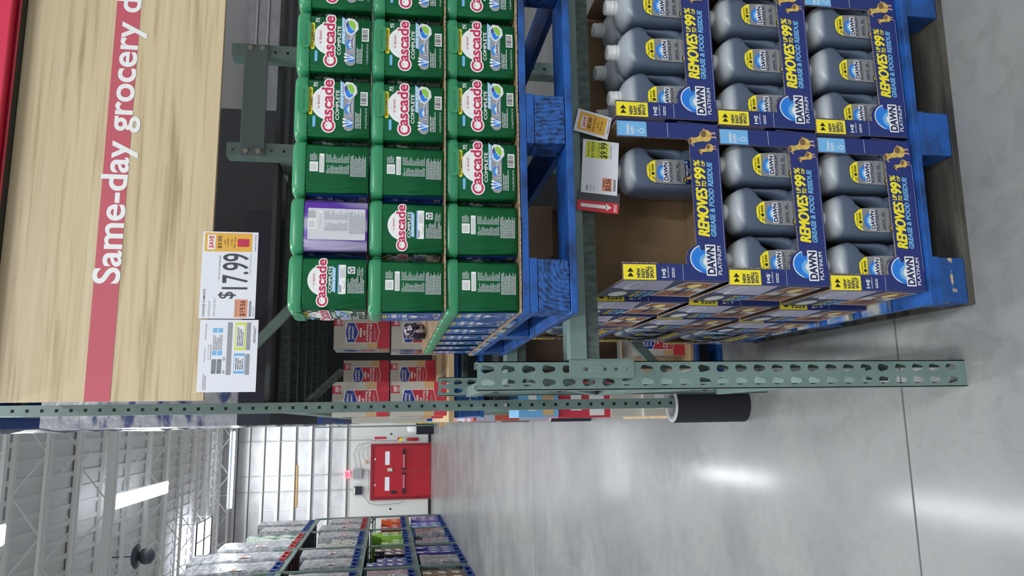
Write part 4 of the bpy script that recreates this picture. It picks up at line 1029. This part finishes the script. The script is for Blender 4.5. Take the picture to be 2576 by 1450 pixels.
t_ = empty('fire_extinguisher', (-.63, YW - .075, .5), label='red fire extinguisher with yellow tag beside the right red door', cat='fire extinguisher')
b = MB(); b.lathe([(.055, 0), (.06, .02), (.06, .36), (.03, .42), (.02, .44)], mat('extinguisher_red', (170, 22, 36), .3)); b.build('cylinder', t_)
b = MB(); b.box((-.07, -.02, .45), (.07, .02, .62), CREAM); b.build('valve', t_); b = MB(); b.box((-.06, -.03, .60), (.05, -.021, .72), YEL); b.build('tag', t_)
wallbox(-.56, 1.92, .09, .44, CRED, 'extinguisher_sign', 'narrow red vertical sign above the fire extinguisher', 'sign', .02)
wallbox(-.60, 1.22, .09, .12, PINK, 'alarm_pull', 'small dark red alarm pull beside the red doors', 'alarm pull', .06)
wallbox(-.42, 1.52, .06, .07, BLACKP, 'wall_outlet', 'small black outlet right of the red doors', 'outlet', .02); wallbox(-3.18, 1.52, .06, .07, BLACKP, 'wall_outlet', 'small black outlet left of the red doors', 'outlet', .02)
wallbox(-1.45, 2.45, .1, .1, TAN, 'sounder_box', 'small tan box on the conduit above the red doors', 'box', .06)
cm = mat('conduit_grey', (150, 152, 154), .4)
for pts, lb in (([(-.62, 7.1), (-.62, 2.3), (-.66, 2.15), (-.66, 1.3)], 'long thin conduit from the roof to the alarm pull'), ([(-1.86, 7.1), (-1.86, 3.23)], 'thin conduit dropping from the roof to the exit sign'),
            ([(-1.72, 2.56), (-1.72, 2.34), (-2.5, 2.34)], 'thin conduit running level just above the red doors'), ([(-2.42, 7.1), (-2.42, 2.89)], 'thin conduit dropping from the roof to the emergency light'),
            ([(-2.6, 2.55), (-2.95, 2.3), (-3.02, 1.9), (-2.98, 1.2), (-2.92, 1.0)], 'curved cable looping down beside the left red door'),
            ([(-1.67, 2.8), (-1.1, 2.9), (-.8, 2.74), (-.7, 2.3)], 'upper curved conduit from the junction box toward the alarm pull'), ([(-1.39, 2.47), (-1.2, 2.6), (-.95, 2.56), (-.82, 2.3)], 'lower curved conduit above the right red door')):
    b = MB(); b.tube([(x, YW - .075, z) for x, z in pts], .012, cm, 6); tag(b.build('electrical_conduit'), lb, 'conduit')

# ceiling deck with ribs, joists and girders
DECK = mat('roof_deck', (232, 231, 230), .7); JST = mat('joist_paint', (236, 235, 233), .6); JD_ = mat('joist_gap', (120, 118, 116), .8)
b = MB(); b.box((-22, 7, ZC), (22, YW, ZC + .1), DECK)
y = 9.0
tag(b.build('ceiling', fix=False), kind='structure')
b = MB(); x = -9.0
while x < 6: b.box((x, 9, ZC - .035), (x + .09, YW, ZC - .0005), DECK); x += .3
tag(b.build('trim_4', fix=False), kind='structure')
def joist(y, label, zb=7.02, panel=1.3, heavy=False, x0=-9.5, x1=5.0):
    b = MB(); t_ = .05 if not heavy else .14
    b.box((x0, y - t_, zb), (x1, y - .012, zb + (.05 if not heavy else .12)), JST); b.box((x0, y + .012, zb), (x1, y + t_, zb + (.05 if not heavy else .12)), JST)
    b.box((x0, y - t_, ZC - .10), (x1, y + t_, ZC - .036), JST)
    if heavy: b.box((x0, y - .011, zb + .02), (x1, y + .011, zb + .10), JD_)
    x = x0; k = 0
    while x < x1 - .1:
        p, q = (x, y, zb + .03), (x + panel / 2, y, ZC - .07)
        b.bar(p, q, .022, .022, JST) if k % 2 == 0 else b.bar((x, y, ZC - .07), (x + panel / 2, y, zb + .03), .022, .022, JST)
        x += panel / 2; k += 1
    return tag(b.build('roof_joist', fix=False), label, 'roof joist', 'open web roof joists')
ys = [11.9, 13.3, 14.6, 17.2, 18.7, 20.2, 21.7, 23.2, 24.7, 26.2, 27.7]
for i, y in enumerate(ys):
    joist(y, 'pale open web roof joist across the aisle, %s counted from the camera' % ['nearest', 'second', 'third', 'fourth', 'fifth', 'sixth', 'seventh', 'eighth', 'ninth', 'tenth', 'rearmost'][i])
o = joist(15.9, 'deep pale roof girder with a dark slot, between the third and fourth joist', 6.86, 1.6, True); o.name = 'roof_girder'
for i, x in enumerate((-3.4, .7)):
    b = MB(); b.tube([(x, 11.5, 7.18), (x - .6, YW, 7.18)], .014, JST, 6)
    tag(b.build('sprinkler_pipe', fix=False), 'thin white pipe under the joists on the %s of the aisle' % ('left' if i == 0 else 'right'), 'pipe')
for i in range(6):
    y0 = ys[i]
    for sd, p, q in (('left', (-4.5 + .2 * i, y0, 7.05), (-3.2, y0 + 1.3, 7.5)), ('middle', (-2.6, y0, 7.05), (-1.2, y0 + 1.3, 7.5))):
        b = MB(); b.bar(p, q, .02, .02, JST)
        tag(b.build('bridging_rod', fix=False), 'thin bridging rod over the %s of the aisle, starting at the %s joist' % (sd, ['nearest', 'second', 'third', 'fourth', 'fifth', 'sixth'][i]), 'bridging rod', 'bridging rods between the joists')
# skylight
t_ = bpy.data.objects.new('window_1', None); COL.objects.link(t_); tag(t_, kind='structure')
b = MB(); b.box((-4.35, 23.1, 6.97), (-2.74, 24.95, 6.99), mat('skylight_panel', (235, 240, 255), .4, emit=(240, 244, 255), estr=2.6)); b.build('window_pane', t_)
b = MB()
for x in (-4.36, -3.82, -3.28, -2.74): b.box((x - .010, 23.08, 6.93), (x + .010, 24.97, 6.965), BLACKP)
for y in (23.08, 24.02, 24.97): b.box((-4.36, y - .014, 6.929), (-2.74, y + .014, 6.964), BLACKP)
for x in (-4.36, -2.74):
    for y in (23.08, 24.97): b.box((x - .01, y - .01, 6.965), (x + .01, y + .01, ZC - .04), JST)
b.build('window_frame', t_)

# ------------------------------------------------------------------ strip lights
LENS = mat('lamp_lens', (255, 255, 255), .4, emit=(244, 250, 255), estr=14)
HOUS = mat('lamp_housing', (222, 226, 232), .3, emit=(200, 224, 255), estr=0.35)
def strip_light(x, y, ln, along, label, power, vis=True, z=6.9):
    t_ = empty('strip_light', (x, y, z), 0 if along == 'y' else math.pi / 2, label=label, cat='ceiling light', group='long white strip lights')
    b = MB(); pr = [(-.15, .02), (-.11, .09), (.11, .09), (.15, .02)]
    b.loft([[(p[0], yy, p[1]) for p in pr] for yy in (-ln / 2, ln / 2)], HOUS, False, True); b.build('housing', t_)
    b = MB(); b.box((-.125, -ln / 2 + .02, .004), (.125, ln / 2 - .02, .0195), LENS); b.build('lens', t_)
    b = MB()
    for yy in (-ln / 3, ln / 3): b.tube([(0, yy, .09), (0, yy, ZC - z - .02)], .006, JST, 5)
    b.build('hanger', t_)
    la = bpy.data.lights.new('strip_lamp', 'AREA'); la.shape = 'RECTANGLE'; la.size = .24; la.size_y = ln; la.energy = power; la.color = (0.93, 0.97, 1.0)
    lo = bpy.data.objects.new('strip_lamp', la); COL.objects.link(lo); lo.parent = t_; lo.location = (0, 0, -.004)
    lo.location.z = -.003
    lu = bpy.data.lights.new('strip_uplight', 'AREA'); lu.shape = 'RECTANGLE'; lu.size = .2; lu.size_y = ln; lu.energy = power * .03; lu.color = (0.9, 0.95, 1.0)
    uo = bpy.data.objects.new('strip_uplight', lu); COL.objects.link(uo); uo.parent = t_; uo.location = (0, 0, .11); uo.rotation_euler = (math.pi, 0, 0)
    return t_
strip_light(-1.45, 17.9, 3.8, 'y', 'long white strip light hanging over the middle of the aisle', 190)
strip_light(-1.45, 9.95, 3.8, 'y', 'strip light at the top edge of the view, nearest over the aisle', 190)
strip_light(-1.5, 27.6, 2.6, 'x', 'thin strip light hung crosswise in front of the far wall', 140)
strip_light(-1.45, 2.2, 3.8, 'y', 'strip light over the aisle beside the endcap, above the view', 190)
strip_light(-1.45, -5.2, 3.8, 'y', 'strip light over the cross aisle behind the viewer, left', 190)
strip_light(1.6, -4.2, 3.8, 'y', 'strip light over the cross aisle behind the viewer, right', 300)
strip_light(1.2, 24.0, 3.8, 'y', 'unseen strip light added for fill above the right rack near the far wall', 150)  # unseen lamps from here on, added to even out the hall lighting
strip_light(-6.4, 18, 3.8, 'y', 'unseen strip light added for fill over the next aisle to the left', 150)
strip_light(-6.4, 26, 3.8, 'y', 'unseen strip light added for fill over the next aisle, close to the far wall', 200)
strip_light(-6.4, 10, 3.8, 'y', 'unseen strip light added for fill over the next aisle, nearest the camera', 260)
strip_light(3.4, 16, 3.8, 'y', 'unseen strip light added for fill above the right rack, midway', 260)
# hanging speaker
t_ = empty('ceiling_speaker', (-2.78, 18.1, 6.78), label='round dark ceiling speaker hanging left of the strip light', cat='speaker')
dk = mat('speaker_dark', (62, 66, 76), .5)
b = MB(); b.lathe([(.04, .32), (.20, .30), (.26, .25), (.26, .22), (.12, .20), (.07, .17)], dk); b.build('canopy', t_)
b = MB(); b.lathe([(.07, .17), (.15, .13), (.18, .04), (.16, -.06), (.08, -.12), (.01, -.13)], dk); b.build('dome', t_)
b = MB(); b.tube([(0, 0, .3), (0, 0, .8)], .012, dk, 6); b.build('stem', t_)

# ------------------------------------------------------------------ left rack
XL = -2.86; DPR = 1.1
bays = [24.3, 21.5, 18.7, 15.9, 13.1]
posn = ['far end', 'second from the far end', 'third from the far end', 'fourth from the far end', 'nearest']
for i, y in enumerate(bays):
    t_ = empty('upright_rack', (XL, y, 0), label='grey-green upright frame of the left rack, %s' % posn[i], cat='rack frame', group='upright frames of the left rack')
    b = MB(); b.box((-.0, 0, 0), (-.04, .08, 4.2 if i else 3.75), RACKF); b.build('post', t_)
    b = MB(); b.box((-DPR, 0, 0), (-DPR + .04, .08, 4.2 if i else 3.75), RACKF); b.build('post', t_)
    b = MB()
    for k in range(4 if i else 4):
        z = .25 + .9 * k; b.box((-DPR + .04, .02, z), (-.04, .05, z + .04), RACKF); b.bar((-.04, .035, z + .06), (-DPR + .04, .035, z + .86), .03, .03, RACKF)
    b.build('bracing', t_)
levels = [0, 1.10, 2.22, 3.78]
lvn = ['floor level', 'first shelf', 'second shelf', 'top shelf']
for j in range(1, 4):
    for i in range(4):
        y0, y1 = bays[i + 1] + .08, bays[i]
        t_ = empty('shelf_beam', (XL, y0, levels[j]), label='long grey-green front beam of the %s, bay %s of the left rack' % (lvn[j], ['at the far end', 'next to the far end', 'before the nearest', 'nearest the camera'][i]), cat='shelf beam', group='beams of the left rack')
        b = MB(); b.box((-.045, 0, -.11), (0, y1 - y0, 0), RACKF); b.box((0, .0, -.10), (.012, .06, .03), RACKF); b.box((0, y1 - y0 - .06, -.10), (.012, y1 - y0, .03), RACKF); b.build('beam', t_)
        b = MB()
        for k in range(5): b.box((-DPR + .04, .2 + k * .55, -.05), (-.046, .28 + k * .55, -.01), DARK)
        b.build('cross_bar', t_)
BK = mat('rack_liner_maroon', (92, 40, 48), .8)
b = MB(); b.box((XL - DPR - .12, 13.2, .2), (XL - DPR - .08, 24.0, 4.0), BK); tag(b.build('rack_back_panel'), 'dark maroon backing seen through the left rack', 'panel')
def far_pallet(y, z, M, label):
    b = MB(); wd, dp = 1.0, 1.05
    b.box((-dp, 0, .115), (0, wd, .14), M); b.box((-dp, 0, 0), (0, wd, .02), M)
    for yy in (0, wd / 2 - .07, wd - .14):
        for xx in (-.12, -dp / 2, -dp): b.box((xx, yy, .02), (xx + .12, yy + .14, .115), M)
    o = b.build('pallet'); o.location = (XL + .02, y, z); return tag(o, label, 'pallet', 'pallets in the left rack')
def film_load(y, z, h_, label, tint=FILM, wd=1.05, dp=1.0, logo=None):
    b = MB(); rg = []; N = 28
    for j in range(10):
        zz = h_ * j / 9; r_ = []
        for (px, py, _) in rrect3(dp, wd, .07, 0, 8):
            n_ = noise.noise((px * 5 + y, py * 5, zz * 4 + z)) * .035
            r_.append((px * (1 + n_) - dp / 2, py * (1 + n_) + wd / 2, zz + (noise.noise((px * 4, py * 4, y)) * .04 if j > 7 else 0)))
        rg.append(r_)
    b.loft(rg, tint, True, True)
    t_ = empty('film_wrapped_load', (XL + .02, y - .02, z), label=label, cat='wrapped goods', group='film wrapped goods in the left rack')
    b.build('wrapped_goods', t_)
    a = Art(); k = random.random() * 300
    a.rect(60 + k, 300, 240 + k, 430, PAPER, 1).rect(75 + k, 340, 200 + k, 400, logo or mat('tag_orange', (238, 120, 70), .5), 2).text('X', 120 + k, 345, 150 + k, 395, BLACKP, 3)
    a.build('shipping_label', lambda u, v, h: (.012 + h * 6, v * 0 + u, v * h_ / .9), t_)
    return t_
pal = {'white': CREAM, 'orange': mat('goods_orange', (236, 110, 50), .4), 'red': mat('goods_red', (206, 44, 58), .4), 'lime green': mat('goods_lime', (150, 200, 80), .4), 'violet': mat('goods_violet', (140, 118, 190), .4),
       'deep blue': mat('goods_blue', (58, 58, 140), .4), 'pale blue': mat('goods_pale_blue', (130, 156, 220), .4), 'silver grey': mat('goods_silver', (170, 172, 176), .25, .3), 'brown': KRAFT, 'green and white': mat('goods_green', (196, 206, 196), .4, second=(60, 130, 80), scale=(2, 4, 5), amount=(.5, .55)), 'black': mat('goods_black', (40, 38, 46), .25, second=(220, 220, 224), scale=(12, 14, 9), amount=(.58, .6))}
PR = {}
def case(y, z, cn, wd, h_, label, dp=.9):
    key = (cn, wd, h_)
    if key not in PR:
        t_ = empty('product_case', (XL, y, z))
        b = MB(); b.box((-dp, 0, 0), (0, wd, h_), pal[cn]); b.build('carton', t_, .006)
        a = Art(); W_, H_ = wd * 1000, h_ * 1000; w2 = WHITE if cn not in ('white', 'silver grey') else GREYP
        a.poly([(W_ * .05, H_ * .5), (W_ * .35, H_ * .95), (W_ * .55, H_ * .9), (W_ * .5, H_ * .5), (W_ * .3, H_ * .3)], w2, 1).rect(W_ * .6, H_ * .15, W_ * .92, H_ * .35, DKNAVY if cn != 'deep blue' else LBLUE, 1)
        a.build('side_label', lambda u, v, h: (h * 5 + .001, u, v), t_)
        PR[key] = t_; return tag(t_, label, 'product case', 'product cases in the left rack')
    return dup(PR[key], (XL, y, z), 0, label=label, cat='product case', group='product cases in the left rack')
slots = []
for i in range(4):
    y0 = bays[i + 1] + .16
    for s_ in range(2): slots.append((y0 + 1.32 * (1 - s_), 2 * i + s_))
sn = ['closest to the far wall', 'second from the far wall', 'third from the far wall', 'fourth from the far wall', 'fifth from the far wall', 'sixth from the far wall', 'seventh from the far wall', 'eighth from the far wall']
plan = {0: [('violet', .3, .26, 3), ('pale blue', .3, .27, 3), ('film', .75), ('silver grey', .4, .2, 4), ('deep blue', .3, .28, 3), ('film', .8), ('brown', .4, .27, 3), ('white', .4, .27, 3)],
        1: [('orange', .36, .28, 2), ('red', .36, .28, 2), ('lime green', .36, .26, 3), ('lime green', .36, .26, 2), ('black', .44, .22, 3), ('deep blue', .44, .2, 4), ('film', .75), ('film', .7)],
        2: [('film', .9), ('film', 1.1), ('film', 1.0), ('white', .5, .3, 3), ('film', 1.15), ('film', 1.0), ('film', 1.1), ('film', 1.2)],
        3: [('film', 1.35), ('film', 1.1), ('green and white', .5, .42, 3), ('film', 1.6), ('film', 1.9), ('film', 1.7), ('green and white', .5, .5, 4), ('film', 2.0)]}
for L in range(4):
    for (y, si) in slots:
        P_ = plan[L][si]; z = levels[L]; redp = (L == 3 and si in (2, 3, 4)) or (L == 2 and si in (0, 1))
        far_pallet(y, z + .002, REDF if redp else BLUEF, '%s pallet on the %s of the left rack, %s' % ('red' if redp else 'blue', lvn[L], sn[si]))
        zz = z + .144
        if P_[0] == 'film':
            if L in (2, 3) and si % 2 == 1:
                pass
            film_load(y, zz, P_[1], 'clear film-wrapped goods on the %s of the left rack, %s' % (lvn[L], sn[si]))
        else:
            cn, wd, h_, n = P_; cols = int(1.02 / wd)
            for r_ in range(n):
                for c_ in range(cols):
                    if r_ == n - 1 and c_ == (si % cols): continue
                    case(y + c_ * (wd + .006), zz + r_ * (h_ + .002), cn, wd, h_, '%s case, left rack %s, stack %s, %s row, %s' % (cn.replace('green and white', 'green'), lvn[L], sn[si].replace(' from the far wall', ' from far wall').replace('closest to the', 'by the'), ['bottom', 'second', 'third', 'fourth'][r_], ['near end', 'next along', 'third along', 'far end'][c_]))
# end frame beyond the left rack
t_ = empty('upright_rack', (-3.0, 25.6, 0), label='empty grey-green rack frame standing past the end of the left rack', cat='rack frame')
for x in (0, -.9):
    b = MB(); b.box((x, 0, 0), (x - .05, .08, 3.7), RACKF); b.build('post', t_)
b = MB()
for k in range(4): b.bar((-.05, .04, .3 + .85 * k), (-.85, .04, 1.1 + .85 * k), .04, .03, BLACKP); b.box((-.85, .03, .3 + .85 * k), (-.05, .06, .34 + .85 * k), RACKF)
b.build('bracing', t_)

# ------------------------------------------------------------------ goods on the right aisle rack beyond the post
XR = .06
rn = ['first', 'second', 'third', 'fourth', 'fifth', 'sixth']
def slab(y0, y1, z0, z1, x0, M, name, label, cat, wob=.012):
    b = MB(); rg = []
    n = 14
    for j in range(n + 1):
        y = y0 + (y1 - y0) * j / n; k = noise.noise((y * 3, z0 * 2, 1.3)) * wob
        rg.append([(x0 + k, y, z0), (x0 + k * .3, y, (z0 + z1) / 2), (x0 + k * 1.5, y, z1), (x0 + .9, y, z1), (x0 + .9, y, z0)])
    b.loft(rg, M, False, True); return tag(b.build(name, fix='weld'), label, cat)
for i, y in enumerate((3.55, 6.3, 9.1, 11.9, 14.7, 17.5)):
    slab(y, y + 2.35, 3.56, 4.9 + .15 * (i % 3), -.015 - .01 * (i % 2), FILM, 'film_wrapped_load', 'film-wrapped goods high on the right aisle rack, %s bay' % rn[i], 'wrapped goods', .03)
    b = MB(); b.box((.0, y, 3.42), (1.0, y + 2.35, 3.555), BLUEF); tag(b.build('pallet'), 'blue pallet high on the right aisle rack, %s bay' % rn[i], 'pallet')
    slab(y + .02, y + 2.3, 2.33, 3.15, -.005 - .012 * (i % 2), FILM if i % 2 else mat('white_blue_goods', (170, 172, 178), .25, second=(70, 84, 128), scale=(6, 9, 22), amount=(.52, .62), bump=.6, bscale=16), 'film_wrapped_load', 'film-wrapped goods on the middle shelf of the right aisle rack, %s bay' % rn[i], 'wrapped goods', .02)
    b = MB(); b.box((.0, y, 2.187), (1.0, y + 2.35, 2.328), BLUEF if i else mat('pallet_dark', (44, 46, 58), .7)); tag(b.build('pallet'), ('blue' if i else 'dark') + ' pallet on the middle shelf of the right aisle rack, %s bay' % rn[i], 'pallet')
    if i:
        b = MB(); b.box((.01, y, 1.19), (1.0, y + 2.35, 1.33), BLUEF); tag(b.build('pallet'), 'blue pallet on the lower shelf of the right aisle rack, %s bay' % rn[i], 'pallet')
        slab(y, y + 2.3, 1.335, 1.95, .0, [CREAM, CREAM, FILM, TAN, CREAM, FILM][i], 'boxed_goods', 'stack of boxed goods on the lower shelf of the right aisle rack, %s bay' % rn[i], 'boxed goods', .008)
        slab(y, y + 2.3, .145, .95, .0, [CREAM, mat('mixed_goods', (190, 196, 214), .4, second=(200, 90, 70), scale=(2, 4, 4), amount=(.5, .54)), TAN, LBLUE, CREAM, FILM][i], 'boxed_goods', 'stack of boxed goods at floor level of the right aisle rack, %s bay' % rn[i], 'boxed goods', .008)
        b = MB(); b.box((.01, y, .0), (1.0, y + 2.35, .14), BLUEF); tag(b.build('pallet'), 'blue pallet on the floor of the right aisle rack, %s bay' % rn[i], 'pallet')
    if i:
        for z in (1.07, 2.06, 3.3):
            b = MB(); b.box((.052, y - .2, z), (.092, y + 2.5, z + .11), RACKF); tag(b.build('shelf_beam'), 'front beam at %s height of the right aisle rack, %s bay' % ({1.07: 'knee', 2.06: 'head', 3.3: 'top'}[z], rn[i]), 'shelf beam')
# green end frame, black cage and order picker near the far wall
t_ = empty('upright_rack', (-.08, 25.8, 0), label='tall grey-green frame standing before the far wall, right of the red doors', cat='rack frame')
b = MB(); b.box((-.05, 0, 0), (.0, .08, 4.05), RACKF); b.build('post', t_)
b = MB(); b.box((0, 0, 3.9), (1.1, .08, 4.05), RACKF); b.box((0, 0, 3.2), (1.1, .06, 3.28), RACKF); b.build('cross_bar', t_)
t_ = empty('wire_cage', (.10, 24.2, 0), label='black wire cage cart with white sheets near the far wall', cat='cage cart')
b = MB()
for x in (0, .62):
    for z in (0.15, .85, 1.6, 2.3): pass
    b.box((x - .02, 0, 0), (x + .02, .03, 2.35), BLACKP)
for z in (.05, 1.0, 1.7, 2.3): b.box((0, 0, z), (.62, .03, z + .03), BLACKP)
b.build('cage', t_)
b = MB(); b.box((.05, .05, .4), (.6, .5, 1.65), LGREY); b.build('white_sheets', t_)
YL = mat('machine_yellow', (224, 190, 60), .4)
t_ = empty('order_picker', (-.02, 22.4, 0), label='yellow order picker truck parked at the far end of the right rack', cat='lift truck')
b = MB(); b.box((-.02, 0, .25), (.5, .7, .75), YL); b.build('chassis', t_, .02); b = MB(); b.box((0, .2, .75), (.08, .3, 1.4), YL); b.build('mast', t_)
b = MB(); b.box((-.12, .05, .0), (.3, .25, .14), TAN); b.build('fork_pallet', t_)
for k, (x, y, z0, z1, M_, lb, ct) in enumerate(((-.43, 27.6, .06, .60, BLKFOAM, 'black waste bin against the far wall right of the red doors', 'bin'),)):
    b = MB(); b.box((x, y, 0), (x + .42, y + .4, .62), M_); t_ = b.build('waste_bin', None, .02); tag(t_, lb, ct)
b = MB(); b.lathe([(.16, 0), (.16, .25), (.1, .32)], WHITE, (-.2, 27.8, .625)); tag(b.build('paper_roll'), 'white paper roll on top of the black bin', 'paper roll')
